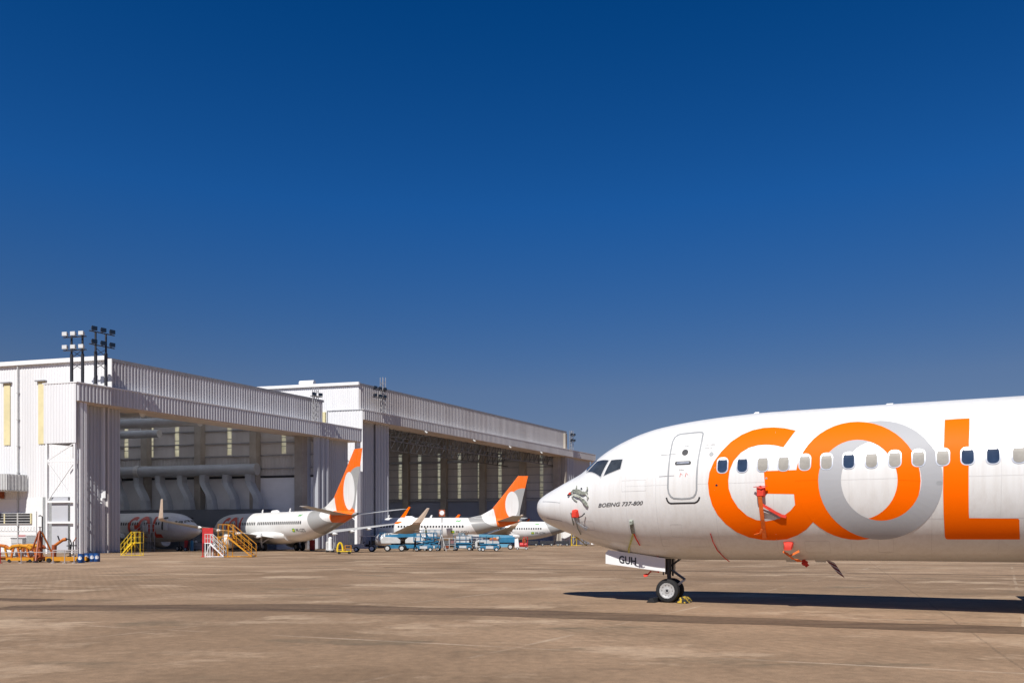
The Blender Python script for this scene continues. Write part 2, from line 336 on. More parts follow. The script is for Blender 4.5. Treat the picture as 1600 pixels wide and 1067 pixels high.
A1, A2 = (-45.6, 87.0), (-23.5, 131.0)
SIZE = {A1: (1.08, 1.0725), A2: (1.06, 1.0553)}            # true size of the two hangars over the surveyed plan
def rescale(o, A):
    k, kz = SIZE[A]; o.location = (A[0] * k, A[1] * k, 0); o.scale = (k, k, kz); return o
def hangar(A, c, label):
    h = rescale(thing('aircraft_hangar', label, 'hangar'), A)
    fn = lambda t, s, z: (D1.x * t + D2.x * s, D1.y * t + D2.y * s, z)
    def part(name, m, bx, parent=h, bevel=0):
        k = MB(fn); k.box(*bx); return k.build(name, m, parent)
    def sheet(name, m, *a, parent=h, fix=False):
        k = MB(fn); corr(k, *a); return k.build(name, m, parent, fix=fix)
    ts, tu, te, tw, dep = c['side'], c['up1'], c['end'], c['wall'], c['depth']
    zs, zf, zu = c['fb'], c['ft'], c['top']; s_up = c['sup']
    # outside shell
    sheet('side_cladding', M_WALL, (ts, s_up), (ts, dep), c['base'], zu - .1, .36, .045, (-1, 0))
    part('base_wall', M_PLASTER, (ts - .10, ts + .25, s_up + .3, dep, 0, c['base']))
    sheet('upper_facade', c['fm'], (ts, s_up), (tu, s_up), zf - .4, zu - .25, c['pitch'], c['rib'], (0, -1))
    sheet('fascia', c['fm'], (0, 0), (te, 0), zs, zf, c['pitch'], c['rib'], (0, -1))
    part('fascia_ledge', M_TRIM, (-.05, te, -.15, s_up + .02, zf, zf + .12))
    part('soffit', M_SOFFIT, (.05, te - .05, .03, 3.6, zs - .10, zs + .02))
    part('facade_cap', M_STEEL, (ts - .2, tu + .2, s_up - .15, s_up + .5, zu - .27, zu + .05))
    k = MB(fn); q = s_up + .5; i = 0
    while q < dep:                                  # opaque sheeting, with translucent bays added between to brighten the inside
        e_ = min(dep + .2, q + (2.0 if i % 2 == 0 else 2.2)); k.cur = i % 2; xm = ts + c.get('sky', .68) * (tu - ts); k.box(ts - .05, xm, q, e_ - .004, zu - .02, zu + .06); k.cur = 0; k.box(xm + .004, tu + .05, q, e_ - .004, zu - .02, zu + .06); q = e_; i += 1
    k.build('roof', [M_ROOF, M_SKYL], h)
    for i in range(9):
        x_ = ts + (tu - ts) * (i + .5) / 9; part('roof_purlin', M_ROOFIN, (x_ - .12, x_ + .12, s_up + .5, dep, zu - .45, zu - .04))
    part('eave_trim', M_WPAINT, (ts - .38, ts - .06, s_up - .25, dep + .2, zu - .30, zu + .16))
    # inside
    part('inner_side_wall', M_INWALL, (ts + .3, ts + .45, s_up, dep, 0, zu - .06))
    part('back_wall', M_INWALL, (ts, tw + .3, dep - .3, dep, 0, zu - .06))
    part('facade_lining', M_INWALL, (ts + .1, tu, s_up + .12, s_up + .25, zs + .6, zu - .06))
    z0, z1, wd = c['sz0'], c['sz1'], c['sw']
    k = MB(fn); prev = s_up
    for q in c['strips']:
        k.box(tw, tw + .14, prev, q - wd / 2, c['block'], zu - .06)
        k.box(tw, tw + .14, q - wd / 2, q + wd / 2, c['block'], z0); k.box(tw, tw + .14, q - wd / 2, q + wd / 2, z1, zu - .06); prev = q + wd / 2
    k.box(tw, tw + .14, prev, dep, c['block'], zu - .06); k.build('end_wall_cladding', M_INWALL, h)
    k = MB(fn); corr(k, (tw - .02, s_up), (tw - .02, dep), c['block'], z0, .5, .04, (-1, 0)); k.build('end_wall_ribs', M_INWALL, h, fix=False)
    part('block_wall', c['bm'], (tw - .06, tw + .30, s_up, dep, 0, c['block']))
    k = MB(fn); k.box(tw - .14, tw - .06, s_up, dep, c['block'] - .16, c['block'] + .16); k.build('wall_rail', M_DSTEEL, h)
    for q in c['strips']:
        f = part('daylight_panel', M_TRANS, (tw + .03, tw + .06, q - wd / 2, q + wd / 2, z0, z1))
        zz = z0 + 1.0
        while zz < z1: k = MB(fn); k.box(tw - .02, tw + .03, q - wd / 2, q + wd / 2, zz, zz + .09); zz += c['bars']; k.build('glazing_bar', M_STEEL, f)
    for q in c['cols']: part('column', M_CONC, (tw - 1.0, tw - .16, q - c['cw'] / 2, q + c['cw'] / 2, 0, zu - .55))
    for z in c['girts']: part('girt', M_STEEL, (tw - .26, tw - .05, s_up, dep, z, z + .16))
    for z in c.get('beams', []): part('crane_beam', M_STEEL, (tw - .6, tw - .27, s_up, dep, z, z + .55))
    part('door_post', M_CONC, (c['o1'] - .1, c['o1'] + .9, 1.7, 2.9, 0, zs - .1))
    return h, fn, part, sheet

h1, q1, part1, sheet1 = hangar(A1, dict(side=4.2, up1=37.3, end=44.3, wall=36.0, depth=64, fb=16.15, ft=18.0, top=21.45, sup=1.0, sky=.96, base=6.05,
    fm=M_FASC, pitch=.40, rib=.13, strips=[6, 10.4, 14.8, 19.2, 23.6, 28.0, 32.4, 36.8], sz0=13.8, sz1=19.6, sw=.72, bars=1.3, block=10.5, bm=M_BLOCK,
    cols=[10.1, 19.2, 28.3, 37.4], cw=1.05, girts=[11.6, 13.5, 15.4, 17.3], o1=34.4),
    'near white corrugated aircraft hangar with two jets at its open door')
# outrigger that carries the door pocket beyond the side wall
k = MB(q1); corr(k, (0, .02), (0, 4.07), 11.7, 18.0, .36, .045, (-1, 0)); k.build('pocket_cladding', M_WALL, h1, fix=False)
part1('pocket_lining', M_WALL, (.08, .16, .05, 4.07, 11.7, 17.95))
part1('pocket_roof', M_TRIM, (-.08, 4.15, .05, 4.15, 18.0, 18.12))
part1('pocket_back', M_WALL, (.1, 4.1, 3.95, 4.07, 11.7, 18.0))
for s_ in (.25, 3.75):
    part1('frame_post', M_WPAINT, (.02, .22, s_ - .10, s_ + .10, 0, 11.72))
for z_ in (3.2, 5.4, 9.7): part1('frame_beam', M_WPAINT, (.05, .2, .35, 3.65, z_, z_ + .22))
for z0_, z1_ in ((5.6, 9.7), (9.9, 11.7)):
    for sa, sb in ((.3, 3.7), (3.7, .3)):
        k = MB(q1); k.bar((.12, sa, z0_), (.12, sb, z1_), .09); k.build('frame_brace', M_WPAINT, h1)
part1('pocket_screen', M_WALL, (.35, .5, .52, 1.12, 0, 9.2))
part1('pocket_screen', M_DOOR, (.30, .34, 1.35, 3.4, .3, 6.0))
for t_ in (.55, 1.0): part1('corner_post', M_WPAINT, (t_, t_ + .3, .1, .45, 0, 16.05))
part1('corner_panel', M_WPAINT, (4.1, 4.19, .1, 1.05, 17.9, 21.3))
sheet1('door_leaf', M_DOOR, (1.5, 1.6), (6.45, 1.6), .12, 16.05, .42, .10, (0, -1))
part1('door_leaf_core', M_DOOR, (1.5, 6.47, 1.62, 1.72, .05, 16.05))
part1('door_leaf_core', M_DOOR, (1.6, 6.3, 2.1, 2.25, .05, 16.05))
sheet1('door_leaf', M_DOOR, (35.3, .75), (38.1, .75), .12, 16.05, .95, .34, (0, -1))
sheet1('door_leaf', M_DOOR, (38.1, 1.6), (43.4, 1.6), .12, 16.05, .42, .10, (0, -1))
part1('door_leaf_core', M_DOOR, (35.3, 43.4, 1.68, 1.8, .05, 16.05))
part1('end_post', M_WPAINT, (43.5, 43.9, .1, .5, 0, 16.05)); part1('end_post', M_WPAINT, (44.0, 44.25, .1, .3, 0, 16.05))
for i in range(6):
    k = MB(q1); k.bar((43.9, .3, 2 + 2 * i), (44.1, 2.9, 4 + 2 * i) if i % 2 else (44.1, .4, 4 + 2 * i), .12); k.build('end_brace', M_WPAINT, h1)
part1('end_post', M_WPAINT, (43.9, 44.2, 3.0, 3.3, 0, 16.05))
for s_ in (9.3, 14.0, 18.7):
    f = part1('wall_light_strip', M_YSTRIP, (4.08, 4.15, s_ - .42, s_ + .42, 12.2, 19.2)); part1('strip_hood', M_STEEL, (3.85, 4.15, s_ - .65, s_ + .65, 19.2, 19.34), f)
k = MB(q1); k.tube((4.0, 12.4, .2), (4.0, 12.4, 21.3), .08)
for z_ in range(3, 21, 3): k.box(3.9, 4.15, 12.28, 12.52, z_, z_ + .08)
k.build('downpipe', M_LGREY, h1)
# canopy, louvre window and grey screen on the left side wall
f = part1('canopy', M_LGREY, (1.9, 4.1, 11.2, 26, 6.9, 7.1))
k = MB(q1); corr(k, (1.85, 11.15), (1.85, 26), 7.0, 8.75, .36, .12, (-1, 0)); k.build('canopy_fascia', M_LGREY, f, fix=False)
k = MB(q1); corr(k, (1.85, 11.2), (4.1, 11.2), 7.0, 8.75, .36, .05, (0, -1)); k.build('canopy_end', M_LGREY, f, fix=False)
for s_ in (14.5, 21): part1('canopy_bracket', M_RUST, (1.95, 4.1, s_ - .15, s_ + .15, 6.15, 6.9), f)
f = part1('louvre_window', M_DARK, (4.02, 4.10, 10.6, 22, 3.25, 4.45))
for s_ in (10.6, 12.4, 14.2, 16, 17.8, 19.6, 21.4): part1('window_mullion', M_YSTRIP, (3.96, 4.05, s_ - .07, s_ + .07, 3.25, 4.45), f)
for z_ in (3.25, 3.55, 3.85, 4.15, 4.40): part1('louvre_blade', M_LGREY, (3.95, 4.04, 10.6, 22, z_, z_ + .06), f)
part1('side_screen', M_GREY, (3.4, 4.05, 5.2, 8.3, 0, 6.2))

h2, q2, part2, sheet2 = hangar(A2, dict(side=.3, up1=70.8, end=84.4, wall=70.4, depth=75, fb=20.4, ft=21.9, top=26.2, sup=.9, base=6.05,
    fm=M_FASC2, pitch=.46, rib=.14, strips=[1.9, 6.4, 11.4, 16.4, 21.4, 26.4, 31.4, 36.4, 41.4, 46.4], sz0=11.0, sz1=21.8, sw=.85, bars=1.35, block=10.8, bm=mat('bluish_blockwork', (.30, .33, .42), .7, 0, .08, .5),
    cols=[1.0, 10.6, 20.2, 29.8, 39.4, 49], cw=1.4, girts=[12.6, 14.4, 16.2, 18.0, 21.2], beams=[19.4, 10.3], o1=69.0),
    'far taller hangar with a stained fascia behind the near hangar')
k = MB(q2); corr(k, (0, .02), (0, 6.0), 0, 21.9, .45, .045, (-1, 0)); k.build('pocket_cladding', M_WALL, h2, fix=False)
part2('pocket_trim', M_STEEL, (-.1, .1, 6.0, 6.12, 13, 21.9)); part2('pocket_trim', M_STEEL, (-.1, .25, .0, 6.1, 21.85, 22.0))
sheet2('door_leaf', M_DOOR, (.1, 1.7), (4.9, 1.7), .12, 20.3, .45, .10, (0, -1)); sheet2('door_leaf', M_DOOR, (4.9, 1.3), (7.9, 1.3), .12, 20.3, .8, .3, (0, -1))
part2('door_leaf_core', M_DOOR, (.1, 7.92, 1.78, 1.95, .05, 20.3))
sheet2('door_leaf', M_DOOR, (69.4, .7), (74, .7), .12, 20.3, .9, .34, (0, -1)); sheet2('door_leaf', M_DOOR, (74, 1.0), (83.5, 1.0), .12, 20.3, .5, .10, (0, -1))
part2('door_leaf_core', M_DOOR, (69.4, 83.5, 1.1, 1.25, .05, 20.3))
part2('end_post', M_WPAINT, (83.5, 84.2, .1, .6, 0, 20.3))
M_TRUSS = mat('dark_truss_paint', (.15, .15, .155), .5, .1, .15, 2)
for s_ in (3.4, 14):                          # roof trusses that show under the fascia
    k = MB(q2); z0_, z1_ = 18.3, 20.9
    k.box(1, 69.5, s_ - .09, s_ + .09, z0_ - .1, z0_ + .1); k.box(1, 69.5, s_ - .09, s_ + .09, z1_ - .1, z1_ + .1)
    for i in range(34):
        k.bar((1 + 2 * i, s_, z0_), (1 + 2 * i, s_, z1_), .13); k.bar((1 + 2 * i, s_, z0_), (3 + 2 * i, s_, z1_), .11)
    k.build('roof_truss', M_TRUSS, h2)
f = part2('side_vent_panel', M_YSTRIP, (.0, .26, 6.5, 7.4, 15.5, 21.8))
for (t_, z_) in ((16, 20.15), (31, 20.15), (44, 20.15), (57, 20.15)):
    k = MB(q2); k.tube((t_, -.05, 20.25), (t_, -.5, 19.95), .13, .17, 8); k.build('door_lamp', M_LGREY, h2)
# drum ventilator on the far roof
t = thing('roof_ventilator', 'white drum ventilator lying on the far hangar roof edge', 'ventilator', ((A2[0] + q2(2, 11.2, 0)[0]) * 1.06, (A2[1] + q2(2, 11.2, 0)[1]) * 1.06, 26.25 * 1.0553), 0)
k = MB(); a_, b_ = q2(0, -1.35, .62), q2(0, 1.35, .62); k.tube(a_, b_, .55, None, 20); k.build('drum', M_WPAINT, t, smooth=True)
k = MB(); k.box(-.5, .5, -.3, .3, 0, .2); k.build('base', M_LGREY, t)

# floodlight masts
def mast(loc, rz, label, lampmat, hgt, poles, rows, n, latt=False, lean=0):
    t = thing('floodlight_mast', label, 'floodlights', loc, rz, 'floodlight masts on the hangars'); t.scale = (1.07,) * 3
    for x in poles:
        k = MB()
        if latt:
            for dx, dy in ((-.3, -.3), (.3, -.3), (-.3, .3), (.3, .3)): k.bar((x + dx, dy, 0), (x + dx, dy, hgt), .08)
            z = 0
            while z < hgt - .7:
                k.bar((x - .3, -.3, z), (x + .3, -.3, z + .7), .05); k.bar((x + .3, .3, z), (x - .3, .3, z + .7), .05)
                k.bar((x - .3, -.3, z + .7), (x + .3, -.3, z + .7), .05); k.bar((x - .3, .3, z), (x - .3, -.3, z + .7), .05); z += .7
        else:
            k.tube((x, 0, 0), (x, 0, hgt * .62), .17, None, 10); k.tube((x, 0, hgt * .62), (x, 0, hgt), .11, None, 10)
        k.build('pole', M_DSTEEL if not latt else M_STEEL, t, smooth=True)
    w_ = 1.0 * (n - 1)
    for z in rows:
        k = MB(); k.box(-w_ / 2 - .4, w_ / 2 + .4, -.34, -.22, z - .05, z + .05); k.build('crossbar', M_DSTEEL, t)
        for i in range(n):
            x = -w_ / 2 + i * 1.0; k = MB()
            k.loft([[(x - .30, -.62, z + .10), (x + .30, -.62, z + .10), (x + .30, -.62, z + .52), (x - .30, -.62, z + .52)],
                    [(x - .16, -.24, z + .12), (x + .16, -.24, z + .12), (x + .16, -.20, z + .40), (x - .16, -.20, z + .40)]])
            lp = k.build('lamp', M_DSTEEL if lampmat is None else M_LGREY, t)
            k = MB(); k.box(x - .28, x + .28, -.645, -.625, z + .12, z + .50); k.build('lamp_glass', lampmat or M_GLASS, lp)
            k = MB(); k.bar((x, -.25, z), (x, -.3, z + .2), .06); k.build('lamp_yoke', M_DSTEEL, lp)
    k = MB(); 
    for i in range(len(poles) - 1):
        for z in (hgt * .3, hgt * .55): k.bar((poles[i], 0, z), (poles[i + 1], 0, z + .8), .05); k.bar((poles[i], 0, z + .8), (poles[i + 1], 0, z), .05)
    if k.v: k.build('brace', M_DSTEEL, t)
    return t
p = q1(1.6, .55, 0)
def W1(t_, s_, z_): a = q1(t_, s_, z_); k_, kz_ = SIZE[A1]; return ((A1[0] + a[0]) * k_, (A1[1] + a[1]) * k_, z_ * kz_)
def W2(t_, s_, z_): a = q2(t_, s_, z_); k_, kz_ = SIZE[A2]; return ((A2[0] + a[0]) * k_, (A2[1] + a[1]) * k_, z_ * kz_)
M_LENS = mat('frosted_lamp_lens', (.62, .63, .63), .3, 0, .05, 4)
mast(W1(.95, 1.0, 18.0), R(-12), 'twin dark poles with six white faced floodlights on the near hangar corner', M_LENS, 5.2, (-.62, .72), (3.6, 5.0), 3)
mast(W1(2.2, -.6, 18.1), R(56), 'twin dark poles with six edge on black floodlights on the near hangar corner', None, 5.6, (-.55, .6), (4.1, 5.5), 3)
mast(W1(34.5, -.2, 18.1), R(40), 'grey lattice floodlight tower at the right end of the near hangar fascia', None, 4.7, (0,), (3.4,), 2, True)
mast(W2(3.4, -.2, 22.0), R(50), 'lattice floodlight tower rising above the left corner of the far hangar', None, 5.6, (1.0,), (2.2, 3.4), 3, True)
mast(W2(71.5, -.1, 22.0), R(50), 'small floodlight tower at the right end of the far hangar beside the big jet', None, 4.4, (0,), (1.9, 3.2), 2, True)

# ventilation ducts in the near hangar
M_PLEN = mat('dark_grey_plenum', (.15, .16, .18), .6, 0, .12, .6)
t = rescale(thing('ventilation_duct', 'long round grey air duct with bent branches along the near hangar end wall', 'air duct'), A1)
k = MB(q1); k.tube((34.4, 8.9, 11.5), (34.4, 40, 11.5), .80, None, 24); k.build('main_pipe', M_GALV, t, smooth=True)
k = MB(q1); k.tube((34.4, 8.84, 11.5), (34.4, 8.9, 11.5), .86, None, 24); k.build('end_cap', M_LGREY, t, smooth=True)
k = MB(q1); k.tube((34.4, 28.2, 11.5), (34.4, 28.9, 11.5), .92, None, 24); k.build('pipe_collar', M_LGREY, t, smooth=True)
for i in range(8):
    s_ = 10.0 + 3.72 * i; k = MB(q1); secs = []
    for (ds, z_, tt, hw) in ((.0, 11.0, 34.4, .42), (0, 9.7, 34.4, .42), (-.35, 9.1, 34.3, .42), (-1.5, 7.8, 33.9, .40), (-1.8, 7.2, 33.8, .42), (-1.9, 5.7, 33.8, .58)):
        secs.append([(tt - .42, s_ + ds - hw, z_), (tt + .42, s_ + ds - hw, z_), (tt + .42, s_ + ds + hw, z_), (tt - .42, s_ + ds + hw, z_)])
    k.loft(secs); k.build('duct_branch', M_GALV, t)
t = rescale(thing('duct_plenum', 'long grey plenum box under the duct branches behind the jets', 'plenum'), A1)
k = MB(q1); k.box(33.3, 35.8, 7, 42, 0, 5.75); k.build('housing', M_PLEN, t)
for s_ in (12, 19.2, 26.4): k = MB(q1); k.box(33.26, 33.3, s_ - 1.0, s_ + 1.0, 3.4, 4.6); k.build('grille', M_DARK, t)
for (t_, s0_, z_, r_, lb) in ((9.5, 1.9, 16.2, .55, 'short round ceiling duct nearest the near hangar door leaf'), (20, 4.4, 16.5, .62, 'longest round ceiling duct under the near hangar fascia'), (28, 18.5, 16.2, .55, 'deepest round ceiling duct under the near hangar roof')):
    t = rescale(thing('ceiling_duct', lb, 'air duct', (0, 0, 0), 0, 'ceiling ducts in the near hangar'), A1)
    k = MB(q1); k.tube((t_, s0_, z_), (t_, s0_ + 34, z_), r_, None, 20); k.build('pipe', M_GALV, t, smooth=True)
    k = MB(q1); k.tube((t_, s0_ - .05, z_), (t_, s0_, z_), r_ * 1.05, None, 20); k.build('end_cap', M_LGREY, t, smooth=True)
    for d_ in (3, 10, 17, 24):
        k = MB(q1); k.bar((t_, s0_ + d_, z_ + r_ * .9), (t_, s0_ + d_, 21.1), .09); k.build('hanger', M_LGREY, t)

# unseen white shed added behind the far hangar to bounce sun onto its panels
t = rescale(thing('bounce_shed', 'unseen white shed added behind the far hangar to bounce sunlight', 'shed'), A2)
k = MB(q2); k.box(86, 100, 12, 74, 0, 22); k.build('wall', M_WPAINT, t)
k = MB(q2); k.box(85.7, 100.3, 11.7, 74.3, 22, 22.3); k.build('roof', M_ROOF, t)
for s_ in (20, 40, 60): k = MB(q2); k.box(85.92, 86, s_ - 3, s_ + 3, .02, 5); k.build('roller_door', M_LGREY, t)

# ---------------------------------------------------------------- airliner geometry: x aft from the nose, y to starboard, z up
SEC=[(0,2.78,2.78,0),(.04,2.985,2.575,.235),(.12,3.075,2.455,.39),(.25,3.16,2.345,.545),(.4,3.245,2.255,.665),(.6,3.345,2.165,.79),(.8,3.44,2.09,.90),(1.0,3.54,2.01,1.0),(1.3,3.68,1.89,1.12),(1.6,3.84,1.755,1.21),(1.9,4.07,1.65,1.32),(2.2,4.31,1.565,1.42),(2.5,4.50,1.485,1.505),(3,4.735,1.376,1.63),(3.5,4.91,1.302,1.715),(4,5.03,1.255,1.78),(5,5.165,1.23,1.85),(6,5.24,1.233,1.875),(7,5.28,1.245,1.88),(8.5,5.285,1.255,1.88),(13,5.285,1.26,1.88),(22,5.285,1.26,1.88),(25,5.285,1.29,1.88),(27,5.28,1.47,1.86),(30,5.26,2.15,1.70),(33,5.2,3.05,1.30),(36,5.08,4.0,.72),(37.4,4.94,4.42,.38),(38,4.80,4.56,.14)]
def _interp(a,k):
    n=len(SEC)
    if a<=SEC[0][0]: return SEC[0][k]
    for i in range(n-1):
        if a<=SEC[i+1][0]:
            x0,x1=SEC[i][0],SEC[i+1][0];y0,y1=SEC[i][k],SEC[i+1][k];h=x1-x0;t=(a-x0)/h
            def tan(j):
                if j==0: return (SEC[1][k]-SEC[0][k])/(SEC[1][0]-SEC[0][0])
                if j==n-1: return (SEC[-1][k]-SEC[-2][k])/(SEC[-1][0]-SEC[-2][0])
                d0=(SEC[j][k]-SEC[j-1][k])/(SEC[j][0]-SEC[j-1][0]);d1=(SEC[j+1][k]-SEC[j][k])/(SEC[j+1][0]-SEC[j][0])
                if d0*d1<=0: return 0
                return 2*d0*d1/(d0+d1)
            m0,m1=tan(i),tan(i+1)
            return (2*t**3-3*t*t+1)*y0+(t**3-2*t*t+t)*h*m0+(-2*t**3+3*t*t)*y1+(t**3-t*t)*h*m1
    return SEC[-1][k]
def sec(a):
    zt,zb,w=_interp(a,1),_interp(a,2),_interp(a,3)
    return zt,zb,w,zb+(zt-zb)*.515
def half(a,z):
    zt,zb,w,zc=sec(a)
    h=(zt-zc) if z>zc else (zc-zb)
    if h<=0: return 0
    q=(z-zc)/h
    return w*math.sqrt(max(0,1-q*q))
O_OUT = [(10.668,3.191),(10.656,3.372),(10.623,3.551),(10.567,3.727),(10.489,3.897),(10.391,4.059),(10.274,4.209),(10.138,4.346),(9.986,4.466),(9.821,4.567),(9.644,4.646),(9.459,4.701),(9.271,4.728),(9.082,4.727),(8.898,4.697),(8.72,4.639),(8.554,4.555),(8.401,4.448),(8.264,4.32),(8.144,4.174),(8.044,4.012),(7.964,3.838),(7.906,3.656),(7.871,3.467),(7.858,3.275),(7.87,3.084),(7.904,2.896),(7.962,2.714),(8.041,2.542),(8.141,2.382),(8.261,2.238),(8.399,2.111),(8.552,2.003),(8.719,1.918),(8.895,1.856),(9.08,1.819),(9.268,1.806),(9.456,1.819),(9.641,1.856),(9.817,1.917),(9.983,1.999),(10.136,2.102),(10.272,2.222),(10.39,2.358),(10.489,2.508),(10.566,2.668),(10.622,2.837),(10.656,3.012),(10.668,3.191)]
O_IN = [(10.177,3.229),(10.17,3.352),(10.148,3.475),(10.112,3.596),(10.061,3.711),(9.998,3.819),(9.922,3.919),(9.836,4.009),(9.74,4.086),(9.635,4.15),(9.525,4.198),(9.41,4.231),(9.293,4.246),(9.175,4.243),(9.06,4.223),(8.949,4.186),(8.844,4.131),(8.747,4.062),(8.66,3.978),(8.584,3.882),(8.52,3.775),(8.468,3.66),(8.431,3.538),(8.409,3.411),(8.401,3.283),(8.408,3.154),(8.431,3.027),(8.467,2.905),(8.518,2.79),(8.582,2.682),(8.658,2.585),(8.745,2.5),(8.842,2.428),(8.947,2.37),(9.058,2.328),(9.173,2.302),(9.29,2.293),(9.408,2.3),(9.522,2.323),(9.633,2.363),(9.738,2.417),(9.834,2.485),(9.921,2.566),(9.997,2.658),(10.06,2.759),(10.111,2.869),(10.147,2.985),(10.169,3.106),(10.177,3.229)]
Y_OUT = [(11.134,3.192),(11.123,3.372),(11.091,3.55),(11.037,3.725),(10.962,3.894),(10.868,4.055),(10.755,4.205),(10.624,4.34),(10.478,4.46),(10.319,4.56),(10.148,4.638),(9.97,4.692),(9.787,4.719),(9.603,4.717),(9.423,4.688),(9.25,4.63),(9.086,4.547),(8.936,4.441),(8.801,4.313),(8.682,4.168),(8.583,4.007),(8.505,3.834),(8.448,3.653),(8.413,3.465),(8.401,3.275),(8.412,3.084),(8.446,2.898),(8.503,2.717),(8.581,2.546),(8.681,2.387),(8.799,2.244),(8.934,2.117),(9.085,2.011),(9.248,1.926),(9.422,1.864),(9.602,1.827),(9.785,1.815),(9.968,1.828),(10.146,1.865),(10.317,1.925),(10.477,2.007),(10.624,2.109),(10.755,2.228),(10.869,2.363),(10.963,2.512),(11.038,2.672),(11.091,2.84),(11.124,3.014),(11.134,3.192)]
Y_IN = [(10.688,3.206),(10.681,3.329),(10.659,3.451),(10.623,3.571),(10.574,3.686),(10.511,3.793),(10.437,3.893),(10.352,3.982),(10.257,4.058),(10.154,4.122),(10.045,4.17),(9.931,4.202),(9.815,4.217),(9.699,4.215),(9.584,4.195),(9.473,4.158),(9.369,4.104),(9.272,4.035),(9.184,3.951),(9.108,3.855),(9.043,3.749),(8.992,3.634),(8.954,3.513),(8.931,3.387),(8.924,3.259),(8.931,3.131),(8.953,3.005),(8.99,2.883),(9.041,2.768),(9.105,2.661),(9.182,2.564),(9.269,2.479),(9.366,2.407),(9.471,2.35),(9.581,2.308),(9.696,2.282),(9.813,2.273),(9.929,2.28),(10.043,2.303),(10.152,2.343),(10.256,2.397),(10.351,2.465),(10.436,2.545),(10.511,2.637),(10.573,2.738),(10.623,2.848),(10.659,2.963),(10.681,3.083),(10.688,3.206)]
G = [(7.816,4.58),(7.541,4.664),(7.268,4.708),(6.996,4.71),(6.73,4.66),(6.47,4.546),(6.216,4.359),(5.988,4.098),(5.821,3.839),(5.716,3.557),(5.683,3.275),(5.707,2.994),(5.774,2.712),(5.895,2.454),(6.081,2.219),(6.333,2.007),(6.634,1.866),(6.944,1.805),(7.258,1.791),(7.575,1.82),(7.851,1.921),(8.082,2.07),(8.249,2.249),(8.487,2.446),(8.458,2.843),(8.421,3.241),(8.504,3.549),(8.083,3.546),(7.099,3.545),(7.141,2.975),(7.824,2.946),(7.842,2.677),(7.723,2.536),(7.542,2.404),(7.338,2.315),(7.113,2.281),(6.87,2.315),(6.653,2.423),(6.44,2.632),(6.292,2.888),(6.22,3.121),(6.209,3.329),(6.237,3.585),(6.332,3.841),(6.502,4.049),(6.697,4.174),(6.918,4.231),(7.119,4.235),(7.344,4.204),(7.554,4.141)]
L = [(11.182,4.647),(11.446,4.653),(11.695,4.65),(11.68,4.285),(11.665,3.853),(11.655,3.351),(11.657,2.859),(11.666,2.449),(11.677,2.317),(11.967,2.31),(12.326,2.302),(12.65,2.295),(12.676,2.266),(12.692,2.051),(12.716,1.825),(12.351,1.825),(11.987,1.824),(11.618,1.824),(11.242,1.824),(11.203,1.841),(11.183,1.888),(11.15,2.414),(11.135,2.954),(11.138,3.453),(11.152,4.05)]
DOOR = [(4.716,4.656),(4.805,4.681),(5.065,4.689),(5.32,4.698),(5.394,4.682),(5.428,4.641),(5.435,4.431),(5.42,4.147),(5.399,3.895),(5.389,3.647),(5.384,3.336),(5.383,3.115),(5.353,3.006),(5.294,2.93),(5.192,2.895),(4.965,2.887),(4.759,2.905),(4.681,2.955),(4.625,3.046),(4.604,3.181),(4.608,3.361),(4.609,3.587),(4.613,3.862),(4.615,4.192),(4.617,4.46),(4.645,4.584)]
SILL = [(4.557,2.932),(4.576,2.858),(4.611,2.801),(4.671,2.773),(4.982,2.776),(5.321,2.776),(5.389,2.808),(5.433,2.861),(5.455,2.927)]
def zc_phi(a, z):
    zt, zb, wd, zc = sec(a)
    q = (z - zc) / ((zt - zc) if z > zc else (zc - zb)); return math.asin(max(-1, min(1, q)))
def pt(a, phi, side=-1):
    zt, zb, wd, zc = sec(a); sn = math.sin(phi)
    return Vector((a, side * wd * math.cos(phi), zc + (sn * (zt - zc) if sn > 0 else sn * (zc - zb))))
def SPp(a, phi, off=0.0, side=-1):
    p = pt(a, phi, side); e = .02
    n = (pt(a + e, phi, side) - pt(max(.001, a - e), phi, side)).cross(pt(a, phi + e, side) - pt(a, phi - e, side))
    if n.length < 1e-9: return p
    n.normalize()
    if n.y * side < 0 and abs(math.cos(phi)) > .05: n = -n
    elif abs(math.cos(phi)) <= .05 and n.z * math.sin(phi) < 0: n = -n
    return p + n * off
def SP(a, z, off=0.0, side=-1): return SPp(a, zc_phi(a, z), off, side)

def project(bm, off, side, dz=.1, da=.3):
    vs = [v.co for v in bm.verts]; a0, a1 = min(c.x for c in vs), max(c.x for c in vs); z0, z1 = min(c.y for c in vs), max(c.y for c in vs)
    def cut(co, no): bmesh.ops.bisect_plane(bm, geom=bm.verts[:] + bm.edges[:] + bm.faces[:], plane_co=co, plane_no=no)
    n = int((z1 - z0) / dz)
    for i in range(1, n + 1): cut((0, z0 + (z1 - z0) * i / (n + 1), 0), (0, 1, 0))
    if a0 < 7:
        n = int((a1 - a0) / da)
        for i in range(1, n + 1): cut((a0 + (a1 - a0) * i / (n + 1), 0, 0), (1, 0, 0))
    for v in bm.verts: v.co = SP(v.co.x, v.co.y, off, side)
    bm.normal_update()
    for f in bm.faces:                             # every face looks outward, so smooth shading stays clean
        if f.normal.y * side < 0: f.normal_flip()
    bm.normal_update()
def bm_obj(bm, name, m, parent, smooth=True):
    me = bpy.data.meshes.new(name); bm.to_mesh(me); bm.free(); me.materials.append(m)
    if smooth: me.polygons.foreach_set('use_smooth', [True] * len(me.polygons))
    o = bpy.data.objects.new(name, me); C.objects.link(o); o.parent = parent; return o
